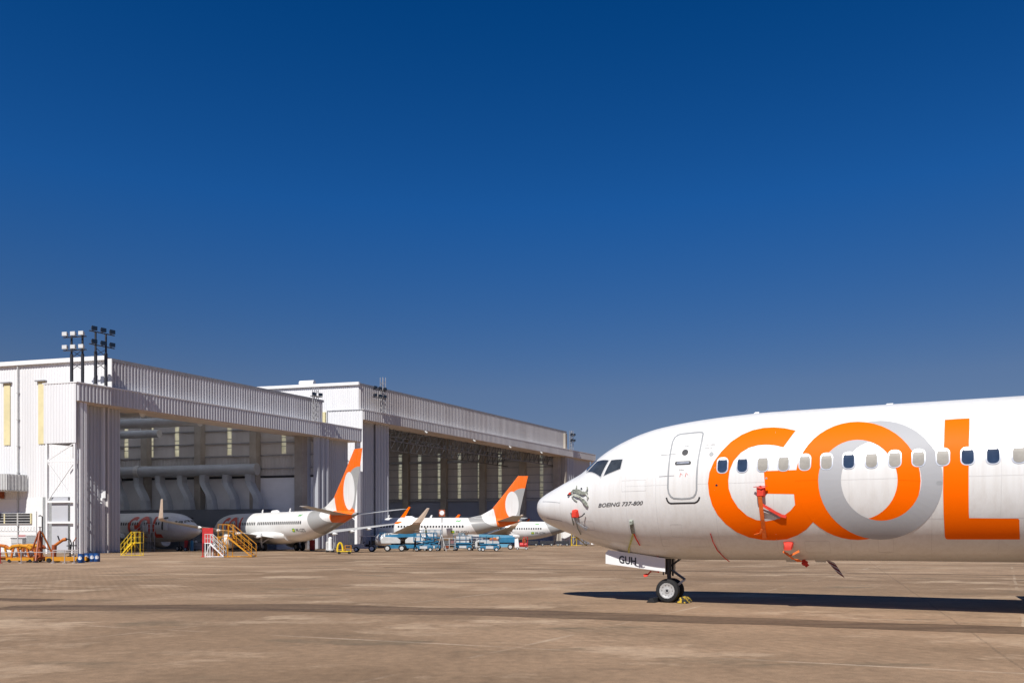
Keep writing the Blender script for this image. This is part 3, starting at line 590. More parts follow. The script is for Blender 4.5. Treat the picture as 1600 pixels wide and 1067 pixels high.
def decal(name, polys, off, m, parent, side=-1, dz=.1):
    bm = bmesh.new()
    for p in polys:
        try: bm.faces.new([bm.verts.new((x, z, 0)) for x, z in p])
        except ValueError: pass
    bm.normal_update(); bmesh.ops.triangulate(bm, faces=bm.faces[:]); project(bm, off, side, dz); return bm_obj(bm, name, m, parent)
def ring_polys(o, i, n0=0, n1=None):
    n1 = len(o) - 1 if n1 is None else n1
    return [(o[k], o[k + 1], i[k + 1], i[k]) for k in range(n0, n1)]
def stroke(pts, wd, closed=False):
    P = [Vector(p) for p in pts]; n = len(P); L = []
    for k in range(n):
        a = P[k - 1] if k or closed else P[k]; b = P[(k + 1) % n] if k < n - 1 or closed else P[k]
        d = (b - a).normalized(); q = Vector((-d.y, d.x)) * wd / 2; L.append((P[k] + q, P[k] - q))
    return [(L[k][0], L[(k + 1) % n][0], L[(k + 1) % n][1], L[k][1]) for k in range(n if closed else n - 1)]
def rrect(cx, cz, w_, h_, r, n=4):
    out = []
    for sx, sz, a0 in ((1, 1, 0), (-1, 1, 90), (-1, -1, 180), (1, -1, 270)):
        for i in range(n + 1):
            t = R(a0 + 90 * i / n); out.append((cx + sx * (w_ / 2 - r) + r * math.cos(t), cz + sz * (h_ / 2 - r) + r * math.sin(t)))
    return out
def text_bm(s, size, shear=0, bold=0.0, mirror=False):
    cu = bpy.data.curves.new('lettering', 'FONT'); cu.body = s; cu.size = size; cu.shear = shear; cu.offset = bold; cu.resolution_u = 3
    ob = bpy.data.objects.new('lettering', cu); me = bpy.data.meshes.new_from_object(ob)
    bm = bmesh.new(); bm.from_mesh(me); bpy.data.objects.remove(ob); bpy.data.curves.remove(cu); bpy.data.meshes.remove(me)
    x0, x1 = min(v.co.x for v in bm.verts), max(v.co.x for v in bm.verts)
    for v in bm.verts: v.co.x = (x1 - v.co.x) if mirror else v.co.x - x0
    return bm
def text_decal(name, s, a, z, size, m, parent, side=-1, off=.006, shear=0, bold=0, sx=1.0, slope=0.0):
    bm = text_bm(s, size, shear, bold, side > 0)
    for v in bm.verts: v.co = Vector((a + v.co.x * sx, z + v.co.y + slope * v.co.x * sx, 0))
    project(bm, off, side); return bm_obj(bm, name, m, parent, False)
def tex_patch(name, corners, off, m, parent, side, n=7):       # corners (a, phi): four of them, a smooth patch on the skin
    k = MB(); A_, B_, C_, D_ = corners
    for j in range(n + 1):
        for i in range(n + 1):
            u, v = i / n, j / n; q = [(1 - v) * ((1 - u) * A_[d] + u * B_[d]) + v * ((1 - u) * D_[d] + u * C_[d]) for d in (0, 1)]
            k.v.append(tuple(SPp(q[0], q[1], off, side)))
    for j in range(n):
        for i in range(n): k.f.append([j * (n + 1) + i, j * (n + 1) + i + 1, (j + 1) * (n + 1) + i + 1, (j + 1) * (n + 1) + i]); k.mi.append(0)
    return k.build(name, m, parent, smooth=True)

def fuselage(parent, res, m):
    k = MB(); st = []
    a = 0.0
    while a < 38.0: st.append(a); a += (.012 if a < .05 else .03 if a < .3 else .07 if a < 1 else .12 if a < 6 else .5) * res
    st.append(38.0); st[0] = .0004; N = 96 if res < 1.5 else 48; secs = []
    for a in st:
        zt, zb, wd, zc = sec(a)
        secs.append([(a, -wd * math.cos(2 * PI * i / N), zc + (math.sin(2 * PI * i / N) * ((zt - zc) if i < N / 2 else (zc - zb)))) for i in range(N)])
    k.loft(secs); return k.build('fuselage', m, parent, smooth=True)
def foil(le, te, y, z, th, vertical=False):
    ch = te - le; rows = ((0, 0), (.06, .55), (.25, 1), (.5, .85), (.8, .35), (1, .04), (.8, -.25), (.5, -.6), (.25, -.7), (.06, -.45))
    return [((le + ch * f, h * th / 2 * .8, z) if vertical else (le + ch * f, y, z + h * th / 2)) for f, h in rows]
def wheel(parent, x, y, z, r, wd, rim=.62, full=True):
    k = MB(); k.lathe([(-wd * .5, r * rim * .96), (-wd * .5, r * .80), (-wd * .44, r * .92), (-wd * .25, r * .985), (0, r), (wd * .25, r * .985), (wd * .44, r * .92), (wd * .5, r * .80), (wd * .5, r * rim * .96)], (x, y, z), 'y', 40 if full else 18, False)
    wh = k.build('wheel', M_BLACK, parent, smooth=True)
    k = MB(); k.lathe([(-wd * .42, r * .10), (-wd * .47, r * .11), (-wd * .47, r * .2), (-wd * .40, r * .22), (-wd * .36, r * .40), (-wd * .42, r * .50), (-wd * .50, r * .60), (-wd * .50, r * rim), (wd * .50, r * rim), (wd * .50, r * .60), (wd * .42, r * .50), (wd * .36, r * .40), (wd * .40, r * .22), (wd * .47, r * .2), (wd * .47, r * .11), (wd * .42, r * .10)], (x, y, z), 'y', 40 if full else 18)
    rm = k.build('rim', M_RIM, wh, smooth=True)
    if full:
        k = MB()
        for i in range(10):
            t_ = 2 * PI * i / 10; k.tube((x + r * .47 * math.cos(t_), y - wd * .405, z + r * .47 * math.sin(t_)), (x + r * .47 * math.cos(t_), y - wd * .385, z + r * .47 * math.sin(t_)), r * .05, None, 8)
        for i in range(8):
            t_ = 2 * PI * i / 8; k.tube((x + r * .155 * math.cos(t_), y - wd * .50, z + r * .155 * math.sin(t_)), (x + r * .155 * math.cos(t_), y - wd * .46, z + r * .155 * math.sin(t_)), r * .018, None, 6)
        k.lathe([(-wd * .52, 0.001), (-wd * .52, r * .09), (-wd * .40, r * .1)], (x, y, z), 'y', 16); k.build('hub_bolts', M_DARK, wh)
    return wh
def engine(parent, side):
    y = 4.83 * side; k = MB()
    k.lathe([(0, .80), (-.05, .87), (.02, .94), (.5, 1.03), (1.4, 1.04), (2.6, .93), (3.3, .78), (3.3, .70), (2.4, .6), (1.0, .78), (.1, .78)], (13.5, y, 1.42), 'x', 28)
    e = k.build('engine', M_LIV, parent, smooth=True)
    k = MB(); k.lathe([(.9, .78), (.88, .3), (.55, .02)], (13.5, y, 1.42), 'x', 20); k.build('fan', M_DSTEEL, e, smooth=True)
    k = MB(); k.lathe([(2.6, .58), (3.6, .5), (4.2, .34), (4.2, .28), (4.9, .03)], (13.5, y, 1.42), 'x', 20); k.build('exhaust_cone', M_STEEL, e, smooth=True)
    k = MB(); k.loft([[(14.3, y - .05, 2.35), (16.0, y - .16, 2.25), (19.0, y - .05, 2.1), (19.0, y + .05, 2.1), (16.0, y + .16, 2.25), (14.3, y + .05, 2.35)], [(14.5, y - .05, 2.5), (16.0, y - .16, 2.62), (19.0, y - .05, 2.45), (19.0, y + .05, 2.45), (16.0, y + .16, 2.62), (14.5, y + .05, 2.5)]])
    k.build('pylon', M_WING, e)
LOGO_A0 = 8.4
def airliner(label, pos, yaw, res, logo=None, win=(-1,), reg=None, inner='orange'):
    p = thing('airliner', label, 'airliner', (pos[0], pos[1], 0), yaw, None)
    fu = fuselage(p, res, M_LIV)
    k = MB(); secs = []
    for i in range(25):
        a = 13.7 + 9.6 * i / 24; s_ = math.sin(PI * i / 24) ** .6 if 0 < i < 24 else .02
        secs.append([(a, (1.62 + .52 * s_) * math.cos(t) if abs(math.cos(t)) > 1e-6 else 0, 2.05 + (1.0 if math.sin(t) > 0 else .80 + .36 * s_) * math.sin(t)) for t in [2 * PI * j / 28 for j in range(28)]])
    k.loft(secs); k.build('belly_fairing', M_LIV, p, smooth=True)
    for sd_ in (-1, 1):
        st = [(12.9, 21.4, 1.2, 1.62, .95), (13.9, 21.2, 2.2, 1.80, .88), (16.1, 21.2, 6.0, 2.35, .60), (18.9, 22.1, 11.5, 3.05, .36), (21.7, 23.3, 16.9, 3.80, .20)]
        k = MB(); k.loft([foil(l, t, y * sd_, z, h) for l, t, y, z, h in st]); wg = k.build('wing', M_WING, p, smooth=True)
        for yy, ll in ((4.2, 2.0), (7.2, 2.0), (9.9, 1.7), (12.5, 1.5)):
            zz = 1.35 + .137 * yy; aa = 20.2 + .19 * max(0, yy - 6)
            k = MB(); k.lathe([(0, .02), (ll * .3, .20), (ll * .6, .20), (ll, .02)], (aa, yy * sd_, zz), 'x', 8)
            k.build('flap_fairing', M_AWHITE, wg, smooth=True)
        # winglet: inner and outer skins painted differently
        Wl = [(21.7, 23.3, 16.9, 3.80), (22.0, 23.4, 17.25, 3.90), (22.3, 23.6, 17.45, 4.15), (23.0, 24.0, 17.62, 4.75), (23.9, 24.55, 17.85, 5.7), (24.45, 24.9, 18.0, 6.3)]
        k = MB(); n = len(Wl)
        vs = []
        for l, t, y, z in Wl: vs += [(l, (y - .05) * sd_, z + .02), ((l + t) / 2, (y - .08) * sd_, z + .03), (t, (y - .01) * sd_, z)]
        m0 = len(vs)
        for l, t, y, z in Wl: vs += [(l, (y + .05) * sd_, z - .02), ((l + t) / 2, (y + .06) * sd_, z - .03), (t, (y + .01) * sd_, z)]
        for i in range(n - 1):
            k.cur = 0 if i != 2 else 2
            if i >= 4: k.cur = 0
            b = i * 3; k.add([vs[j] for j in (b, b + 1, b + 4, b + 3)], [(0, 1, 2, 3)]); k.add([vs[j] for j in (b + 1, b + 2, b + 5, b + 4)], [(0, 1, 2, 3)])
            k.cur = 1; c_ = m0 + b
            k.add([vs[j] for j in (c_, c_ + 1, c_ + 4, c_ + 3)], [(0, 1, 2, 3)]); k.add([vs[j] for j in (c_ + 1, c_ + 2, c_ + 5, c_ + 4)], [(0, 1, 2, 3)])
            k.add([vs[j] for j in (b, b + 3, c_ + 3, c_)], [(0, 1, 2, 3)]); k.add([vs[j] for j in (b + 2, b + 5, c_ + 5, c_ + 2)], [(0, 1, 2, 3)])
        k.add([vs[j] for j in (m0 - 3, m0 - 2, m0 - 1, len(vs) - 1, len(vs) - 2, len(vs) - 3)], [tuple(range(6))])
        k.build('winglet', [M_LOGO_O, M_WINGOUT, M_AWHITE], p, fix=False)
        k = MB(); k.loft([foil(33.0, 37.3, .25 * sd_, 4.55, .28), foil(33.9, 37.4, 1.3 * sd_, 4.68, .24), foil(36.9, 38.7, 7.15 * sd_, 5.42, .08)]); k.build('tailplane', M_WING, p, smooth=True)
        engine(p, sd_)
        g_ = MB(); g_.tube((19.6, 2.86 * sd_, 2.4), (19.6, 2.86 * sd_, .56), .13, None, 10); g_.bar((19.6, 2.86 * sd_, 1.0), (20.5, 1.6 * sd_, 2.1), .11); g_.bar((19.6, 2.86 * sd_, 1.1), (18.9, 2.3 * sd_, 2.0), .09); g_.tube((19.6, (2.86 - .6) * sd_, .56), (19.6, (2.86 + .6) * sd_, .56), .09, None, 8)
        mg = g_.build('main_gear', M_LGREY, p)
        for yy in (2.43, 3.29): wheel(mg, 19.6, yy * sd_, .56, .56, .40, .5, False)
    # fin
    k = MB(); k.loft([foil(27.6 + 0, 37.45, 0, 5.0, .10, True), foil(31.0, 37.6, 0, 5.75, .24, True), foil(32.8, 37.75, 0, 6.75, .36, True), foil(35.1, 38.4, 0, 9.6, .26, True), foil(37.35, 39.1, 0, 12.5, .14, True)])
    fin = k.build('tail_fin', M_LIV, p, smooth=True)
    k = MB(); k.tube((37.9, 0, 4.70), (38.12, 0, 4.70), .10, None, 12); k.build('exhaust_outlet', M_DARK, p)
    # nose gear
    ng = MB(); ng.tube((4.10, 0, 1.5), (4.10, 0, .80), .095, None, 12); ng.tube((4.12, 0, .85), (4.16, 0, .36), .062, None, 12)
    gear = ng.build('nose_gear', M_DSTEEL, p, smooth=True)
    for yy in (-.24, .24): wheel(gear, 4.16, yy, .343, .343, .20, .66, res < 1.5)
    # cockpit glazing
    for sd_ in (-1, 1):
        ph = lambda a, z: zc_phi(a, z)
        P1_ = [(1.975, ph(1.975, 3.745)), (2.255, ph(2.255, 4.06)), (2.735, ph(2.735, 4.05)), (2.555, ph(2.555, 3.555))]
        P2_ = [(2.645, ph(2.645, 3.59)), (2.815, ph(2.815, 4.045)), (3.205, ph(3.205, 4.045)), (3.185, ph(3.185, 3.765))]
        P0_ = [(1.66, R(87)), (2.05, R(87)), (2.20, ph(2.20, 4.075)), (1.93, ph(1.93, 3.77))]
        for q in (P0_, P1_, P2_):
            ca = sum(c[0] for c in q) / 4; cp = sum(c[1] for c in q) / 4
            big = [(ca + (c[0] - ca) * 1.08, cp + (c[1] - cp) * 1.08) for c in q]
            fr = tex_patch('cockpit_window', big, .004, M_FRAME, p, sd_); tex_patch('pane', [(ca + (c[0] - ca) * .96, cp + (c[1] - cp) * .96) for c in q], .010, M_CGLASS, fr, sd_)
    # cabin windows
    for sd_ in win:
        a = 6.05; i = 0
        while a < 28.4:
            if not (15.9 < a < 16.3):
                fr = decal('cabin_window', [rrect(a, 3.735, .30, .43, .12)], .004 if a < 13 else .010, M_WFRAME if res < 1.5 else M_DARK, p, sd_, .15)
                if res < 1.5: decal('pane', [rrect(a, 3.73, .245, .365, .10)], .009 if a < 13 else .014, M_BGLASS if i in BLUE else M_BLIND, fr, sd_, .15); decal('blind_gap', [rrect(a, 3.885, .17, .045, .02)], .0105 if a < 13 else .0155, M_STEEL, fr, sd_, .15)
            a += .508; i += 1
    if logo:
        for sd_ in win:
            fl = (lambda P: P) if sd_ < 0 else (lambda P: [(18.4 - x, z) for x, z in P])
            mk = lambda P: [fl(q) for q in P]
            lg = decal('logo', mk([G]), .016, logo, p, sd_); decal('letter', mk(ring_polys(O_OUT, O_IN, 24, 48)), .0195, logo, lg, sd_)
            decal('letter', mk(ring_polys(Y_OUT, Y_IN)), .023, M_LOGO_G, lg, sd_)
            decal('letter', mk(ring_polys(O_OUT, O_IN, 0, 24)), .026, logo, lg, sd_)
            decal('letter', mk([L]), .026, logo, lg, sd_)
    if reg:
        text_decal('registration', reg, 26.7, 2.55, .62, M_DARK, p, -1, .02)
        fl = decal('flag', [rrect(26.15, 2.78, .62, .44, .03)], .014, M_GREEN, p, -1)
        decal('flag_diamond', [[(25.9, 2.78), (26.15, 2.94), (26.4, 2.78), (26.15, 2.62)]], .02, M_FLAGY, fl, -1)
        sw = stroke([(26.7, 4.55), (26.9, 4.72), (27.2, 4.62), (27.5, 4.78)], .16)
        decal('emblem', sw, .014, M_GREEN, p, -1)
        k = MB(); k.lathe([(-.9, .01), (-.7, .35), (.5, .38), (1.2, .01)], (18.2, 0, 5.22), 'x', 12); k.build('antenna_dome', M_AWHITE, p, smooth=True)
        for a_ in (14.2, 21.8): k = MB(); k.prism([(a_, 5.25), (a_ + .4, 5.25), (a_ + .55, 5.75), (a_ + .3, 5.75)], 'y', -.03, .03); k.build('antenna', M_AWHITE, p)
    return p, fu, gear
BLUE = (0, 1, 6, 11, 12, 17, 20)
M_TYPE = mat('type_lettering_paint', (.10, .10, .105), .5, 0, .1, 4)
M_COVERL = mat('pale_cover_cloth', (.50, .52, .45), .8, 0, .4, 14)
M_COVERG = mat('grey_strap_cloth', (.33, .34, .36), .8, 0, .3, 14)
M_REDDARK = mat('dark_red_cloth', (.16, .02, .025), .8, 0, .2, 10)
M_WINGOUT = mat('winglet_outer_tint', (.70, .56, .44), .4, 0, .08, 1)  # beige outer skin, lightened to stand in for warm ground bounce
M_FRAME = mat('cockpit_window_frame', (.60, .60, .60), .4, .2, .1, 8)
M_WFRAME = mat('cabin_window_frame', (.66, .67, .69), .3, .5, .06, 8)

TH = R(26.2)
big, bfu, bgear = airliner('large white airliner with the orange letters filling the right foreground', (.843, 25.911), -TH, 1.0)
bfu.data.materials[0] = M_LIV
# livery letters, door, wording and small marks of the big aircraft
lg = decal('logo', [G], .0025, M_LOGO_O, big); decal('letter', ring_polys(O_OUT, O_IN, 24, 48), .0040, M_LOGO_O, lg)
decal('letter', ring_polys(Y_OUT, Y_IN), .0056, M_LOGO_G, lg); decal('letter', ring_polys(O_OUT, O_IN, 0, 24), .0072, M_LOGO_O, lg); decal('letter', [L], .0072, M_LOGO_O, lg)
for o in bpy.data.objects:                         # window frames stand proud of the letters
    if o.parent == big and o.name.startswith('cabin_window'): o.location.y = -.006
dr = decal('entry_door', [DOOR], .003, M_LIV, big)
decal('door_seal', stroke(DOOR, .044, True), .006, M_SEAL, dr)
decal('door_sill_plate', stroke(SILL, .042), .006, M_DARK, big)
dw = decal('door_window', [[(5.023 + .085 * math.cos(2 * PI * i / 16), 4.129 + .085 * math.sin(2 * PI * i / 16)) for i in range(16)]], .008, M_DARK, dr)
hd = decal('door_handle', [rrect(4.995, 3.838, .44, .10, .045)], .008, M_DARK, dr)
decal('handle_grip', [rrect(4.995, 3.845, .34, .04, .018)], .014, M_CHROME, dr)
for a_, z_, s_ in ((4.55, 4.09, .17), (4.55, 3.50, .17)): decal('hinge_mark', stroke([(a_ - .2, z_), (a_ + .22, z_ + .01)], .012), .008, M_SEAL, big)
for s_, a_, z_, sz in (('PUSH', 4.99, 4.29, .05), ('OPEN', 4.90, 3.64, .05), ('CUT HERE', 5.56, 4.29, .055), ('RESCUE', 5.56, 4.20, .055)): text_decal('placard', s_, a_, z_, sz, M_SEAL, big, off=.012)
decal('hatch_mark', [[(5.74 + .06 * math.cos(2 * PI * i / 12), 4.05 + .06 * math.sin(2 * PI * i / 12)) for i in range(12)]], .006, M_SEAL, big)
for a_, z_ in ((4.93, 3.52), (5.08, 3.52)): decal('arrow_mark', stroke([(a_, z_ - .05), (a_ + .02, z_ + .05), (a_ + .06, z_)], .014), .009, M_REDC, dr)
text_decal('type_lettering', 'BOEING 737-800', 2.50, 2.715, .150, M_TYPE, big, off=.006, shear=.34, bold=.003, sx=1.26, slope=.028)
for a_, z0_, z1_ in ((1.15, 1.98, 3.56), (3.37, 1.45, 4.8), (4.25, 1.4, 4.95), (5.85, 1.32, 5.1), (7.32, 1.35, 5.15), (9.1, 1.35, 5.15), (10.9, 1.35, 5.15), (12.3, 1.35, 5.15), (16.6, 1.4, 5.15)):
    decal('skin_joint', [[(a_, z0_), (a_ + .011, z0_), (a_ + .011, z1_), (a_, z1_)]], .0018, M_LINE, big, dz=.12)
for a0_, a1_, z_ in ((6.0, 24, 4.40), (3.37, 24, 3.262), (6.0, 24, 2.30)):
    decal('skin_joint', [[(a0_ + (a1_ - a0_) * i / 12, z_), (a0_ + (a1_ - a0_) * (i + 1) / 12, z_), (a0_ + (a1_ - a0_) * (i + 1) / 12, z_ + .009), (a0_ + (a1_ - a0_) * i / 12, z_ + .009)] for i in range(12)], .0016, M_LINE, big)
for a0_, z0_, w0_, h0_ in ((2.05, 2.20, .42, .26), (4.75, 2.05, .30, .34), (5.30, 1.72, .5, .22), (3.62, 3.28, .72, .30), (8.3, 1.62, .6, .3), (9.9, 1.66, .34, .34), (4.35, 1.72, .22, .2)):
    decal('access_panel', stroke(rrect(a0_, z0_, w0_, h0_, .03), .008, True), .0034, M_LINE, big)
for ps in ([(.20, 2.955), (.7, 2.93), (1.15, 2.88)], [(.30, 2.475), (.7, 2.42), (1.15, 2.35)]): decal('lightning_strip', stroke(ps, .016), .004, M_SEAL, big)
decal('chine_seam', stroke([(1.28, 2.33), (1.7, 2.07), (2.154, 1.861), (2.7, 1.765), (3.193, 1.697), (3.878, 1.63)], .016), .004, M_WFRAME, big)
decal('static_port', [rrect(7.16, 3.36, .05, .05, .02)], .008, M_SEAL, big); decal('static_port', [rrect(5.907, 3.222, .06, .05, .02)], .01, M_DARK, big)
decal('drain_mark', [rrect(11.06, 3.13, .13, .09, .04)], .008, M_SEAL, big)
for a_, l_ in ((9.8, .22), (13.4, .25), (6.5, .16)):
    k = MB(); k.prism([(a_, 5.27), (a_ + l_, 5.27), (a_ + l_ * 1.05, 5.325), (a_ + l_ * .4, 5.325)], 'y', -.02, .02); k.build('antenna', M_AWHITE, big)
for a_, l_ in ((7.35, .28), (8.1, .3)):
    k = MB(); k.prism([(a_, 1.28), (a_ + l_, 1.28), (a_ + l_, 1.20), (a_ + .05, 1.20)], 'y', -.03, .03); k.build('drain_mast', M_LGREY, big)
# nose gear doors with the letters of the registration, gear well and linkage
for sd_ in (-1, 1):
    k = MB(); k.prism([(2.39, 1.10), (2.39, 1.41), (2.47, 1.50), (3.3, 1.40), (4.17, 1.27), (4.17, .89)], 'y', .53 * sd_, .56 * sd_); gd = k.build('nose_gear_door', M_AWHITE, big)
    if sd_ < 0:
        bm = text_bm('GUH', .30, 0, .008)
        for v in bm.verts: v.co = Vector((2.80 + v.co.x * .82, -.565, 1.13 - .10 * (v.co.x * .9) + v.co.y))
        bm_obj(bm, 'registration_letters', M_DARK, gd, False)
box('gear_well', M_DARK, big, 2.5, 4.5, -.42, .42, 1.29, 1.36)
k = MB(); k.bar((4.2, -.02, .92), (4.58, 0, .66), .05); k.bar((4.2, .08, .92), (4.58, .08, .66), .05); k.build('torque_link', M_DSTEEL, bgear)
k = MB(); k.bar((4.58, .04, .66), (4.30, .04, .43), .06); k.build('torque_link', M_LGREY, bgear)
k = MB(); k.tube((4.16, -.3, .343), (4.16, .3, .343), .05, None, 10); k.build('axle', M_STEEL, bgear)
k = MB(); k.bar((4.1, 0, .95), (3.3, 0, 1.32), .07); k.bar((4.1, .12, 1.0), (4.5, .12, 1.3), .05); k.tube((4.02, -.16, .92), (4.02, .16, .92), .06, None, 10); k.tube((4.2, .14, .75), (4.2, .14, 1.3), .03, None, 8); k.tube((4.0, -.14, .78), (4.0, -.14, 1.3), .02, None, 6); k.build('drag_brace', M_DSTEEL, bgear)

def loc2w(p):
    return Matrix.Rotation(-TH, 4, 'Z') @ Vector(p) + Vector((.843, 25.911, 0))
def ribbon(name, label, cat, pts, wd, m, group=None, axis=(1, 0, 0), extra=None):       # a cloth strip along pts of the big aircraft
    P = [Vector(q) for q in pts]; P2 = []
    for i in range(len(P) - 1):
        for j in range(4): P2.append(P[i].lerp(P[i + 1], j / 4))
    P2.append(P[-1]); k = MB(); ax = Vector(axis).normalized(); secs = []
    for i, q in enumerate(P2):
        d = (P2[min(i + 1, len(P2) - 1)] - P2[max(0, i - 1)]).normalized(); s_ = (ax - d * ax.dot(d)).normalized(); n_ = d.cross(s_) * .006
        ww = wd[min(len(wd) - 1, int(i / len(P2) * len(wd)))] if isinstance(wd, tuple) else wd
        jit = random.uniform(-.006, .006)
        secs.append([tuple(loc2w(q + s_ * (ww / 2 + jit) + n_)), tuple(loc2w(q - s_ * (ww / 2) + n_)), tuple(loc2w(q - s_ * (ww / 2) - n_)), tuple(loc2w(q + s_ * (ww / 2 + jit) - n_))])
    k.loft(secs); o = k.build(name, m); tag(o, label, cat, group); return o
def on(a, z, off=.03): return SP(a, z, off)
GR = 'covers and streamers on the big airliner'
def cover(name, label, cat, a, z, w_, h_, out, m):
    k = MB(); secs = []
    for f, s_ in ((0, 1), (.6, .95), (1, .7)):
        c_ = SP(a, z, -.01 + out * f); secs.append([tuple(loc2w(c_ + Vector((sx * w_ / 2 * s_ * random.uniform(.9, 1.1), 0, sz * h_ / 2 * s_ * random.uniform(.9, 1.1))))) for sx, sz in ((-1, -1), (0, -1.05), (1, -1), (1.03, 0), (1, 1), (0, 1.06), (-1, 1), (-1.02, 0))])
    k.loft(secs); o = k.build(name, m, smooth=True); return tag(o, label, cat, GR)
# the grey wrapped probes near the nose: one thing with wrap, ties and tails
pc = thing('probe_cover', 'crumpled grey green cloth cover tied over the probes on the big airliner nose', 'cover', tuple(loc2w((1.8, -1.2, 3.1))), 0, GR)
inv0 = pc.location.copy()
def pbit(name, pts, wd, m, ax=(0, 0, 1)):
    o = ribbon(name, None, None, pts, wd, m, None, ax); o.parent = pc; o.matrix_parent_inverse = Matrix.Translation(-inv0)
    del_keys = [q for q in o.keys()]
    return o
pbit('wrap', [on(1.50, 3.10, .03), on(1.66, 3.19, .07), on(1.84, 3.17, .08), on(2.02, 3.12, .07), on(2.16, 3.13, .03)], (.05, .10, .13, .09, .07), M_COVER)
pbit('wrap_fold', [on(1.62, 3.09, .05), on(1.80, 3.06, .07), on(1.96, 3.01, .06)], (.05, .08, .06), M_COVERL)
pbit('red_tip', [on(1.47, 3.10, .04), on(1.56, 3.14, .06)], .06, M_REDC)
pbit('black_tip', [on(1.45, 3.06, .05), on(1.50, 3.09, .06)], .05, M_DARK)
pbit('tie', [on(1.74, 3.21, .06), on(1.75, 3.28, .05), on(1.70, 3.36, .02)], .028, M_COVER, (1, 0, 0))
pbit('tie', [on(2.10, 3.12, .04), on(2.16, 3.22, .04), on(2.13, 3.30, .02)], .03, M_COVER, (1, 0, 0))
pbit('tie', [on(2.12, 3.10, .04), on(2.20, 3.02, .04), on(2.15, 2.95, .03)], .03, M_COVERL, (1, 0, 0))
pbit('knot', [on(1.90, 3.25, .03), on(1.95, 3.27, .03)], .03, M_DARK)
pbit('tail', [on(1.90, 3.02, .06), on(2.04, 2.93, .07), on(2.13, 2.83, .06), on(2.17, 2.74, .03)], (.05, .09, .08, .05), M_COVER)
pbit('tail', [on(1.60, 3.04, .04), on(1.70, 2.96, .04), on(1.79, 2.90, .02)], .035, M_COVER)
cover('pitot_cover', 'small red hooded cover on the big airliner nose below the grey wrap', 'cover', 1.74, 2.56, .17, .22, .14, M_REDC)
ribbon('cover_tail', 'thin grey tail of the red hooded nose cover', 'streamer', [on(1.62, 2.60, .10), on(1.60, 2.40, .05), on(1.585, 2.24, .03)], .035, M_COVER, GR)
ribbon('cover_strap', 'short grey strap fluttering beneath the red nose cover', 'streamer', [on(1.74, 2.47, .12), on(1.78, 2.33, .08), on(1.92, 2.20, .06), on(2.03, 2.12, .04)], (.07, .05, .06, .10), M_COVERG, GR)
ribbon('hanging_cord', 'dark cord hanging straight down the big airliner nose', 'streamer', [on(1.74, 2.36, .07), on(1.72, 2.16, .05), on(1.735, 1.98, .04)], .03, M_COVER, GR)
ribbon('cover_hook', 'small black hook beside the red nose cover', 'streamer', [on(1.86, 2.47, .10), on(1.98, 2.50, .08), on(2.06, 2.57, .05)], .03, M_DARK, GR)
cover('vane_cover', 'grey vane cover above the yellow strap of the big airliner', 'cover', 3.50, 2.30, .11, .13, .10, M_COVER)
ribbon('vane_sleeve', 'grey sleeve knotted on the yellow strap below the vane', 'streamer', [on(3.52, 2.30, .08), on(3.50, 2.15, .06), on(3.50, 2.0, .05)], .10, M_COVER, GR)
ribbon('yellow_strap', 'yellow green strap running from the vane cover to the belly', 'streamer', [on(3.50, 2.0, .05), on(3.36, 1.78, .05), on(3.20, 1.58, .05), on(3.08, 1.43, .05)], .05, M_YGC, GR)
ribbon('red_strap', 'short red strap beside the yellow strap under the vane', 'streamer', [on(3.52, 2.0, .05), on(3.55, 1.85, .05), on(3.60, 1.68, .05)], .035, M_REDC, GR)
cover('sensor_cover', 'boxy red cover high on the letter G of the big airliner', 'cover', 7.03, 3.02, .22, .24, .16, M_REDC)
ribbon('cover_flap', 'flat red flap across the top of the boxy red cover', 'streamer', [on(6.87, 3.15, .10), on(7.05, 3.16, .20), on(7.20, 3.17, .10)], .05, M_REDC, GR)
ribbon('long_streamer', 'long orange streamer hanging across the lower bowl of the letter G', 'streamer', [on(7.02, 2.92, .16), on(7.03, 2.60, .09), on(7.04, 2.35, .06), on(7.03, 1.86, .03)], .10, M_ORC, GR)
ribbon('blown_streamer', 'red streamer blown to the right inside the letter G', 'streamer', [on(7.06, 2.72, .09), on(7.26, 2.58, .06), on(7.50, 2.43, .04), on(7.62, 2.40, .03)], .075, M_REDC, GR, (0, 0, 1))
ribbon('pale_streamer', 'pale grey streamer under the blown red one in the letter G', 'streamer', [on(7.08, 2.55, .05), on(7.28, 2.48, .03), on(7.46, 2.36, .02)], .05, M_WHITEC, GR, (0, 0, 1))
ribbon('streamer_tag', 'tiny red tag at the foot of the long orange streamer', 'streamer', [on(7.0, 2.12, .08), on(6.95, 2.02, .09), on(6.80, 1.97, .07)], .05, M_ORC, GR)
cover('drain_cover', 'red cover at the belly below the letter G', 'cover', 7.60, 1.72, .24, .15, .18, M_REDC)
ribbon('drain_flap', 'yellow orange flap edge of the red belly cover', 'streamer', [on(7.46, 1.60, .12), on(7.62, 1.58, .24), on(7.86, 1.61, .12)], .05, M_ORC, GR, (0, 0, 1))
ribbon('curled_streamer', 'orange curled streamer end dangling from the red belly cover', 'streamer', [on(7.56, 1.60, .18), on(7.68, 1.48, .20), on(7.76, 1.43, .16), on(7.80, 1.34, .12)], (.05, .06, .12, .14), M_ORC, GR)
ribbon('belly_tag', 'dark red triangular tag under the big airliner belly', 'streamer', [(7.86, -.3, 1.27), (7.90, -.35, 1.19), (7.98, -.38, 1.10)], (.10, .16, .10), M_REDC, GR)
ribbon('thin_red_cord', 'thin dark red cord curving down the belly ahead of the letter G', 'streamer', [on(5.655, 1.98, .02), on(5.68, 1.78, .03), on(5.74, 1.55, .04), on(5.86, 1.32, .04), (5.95, -.45, 1.20)], .022, M_REDC, GR)
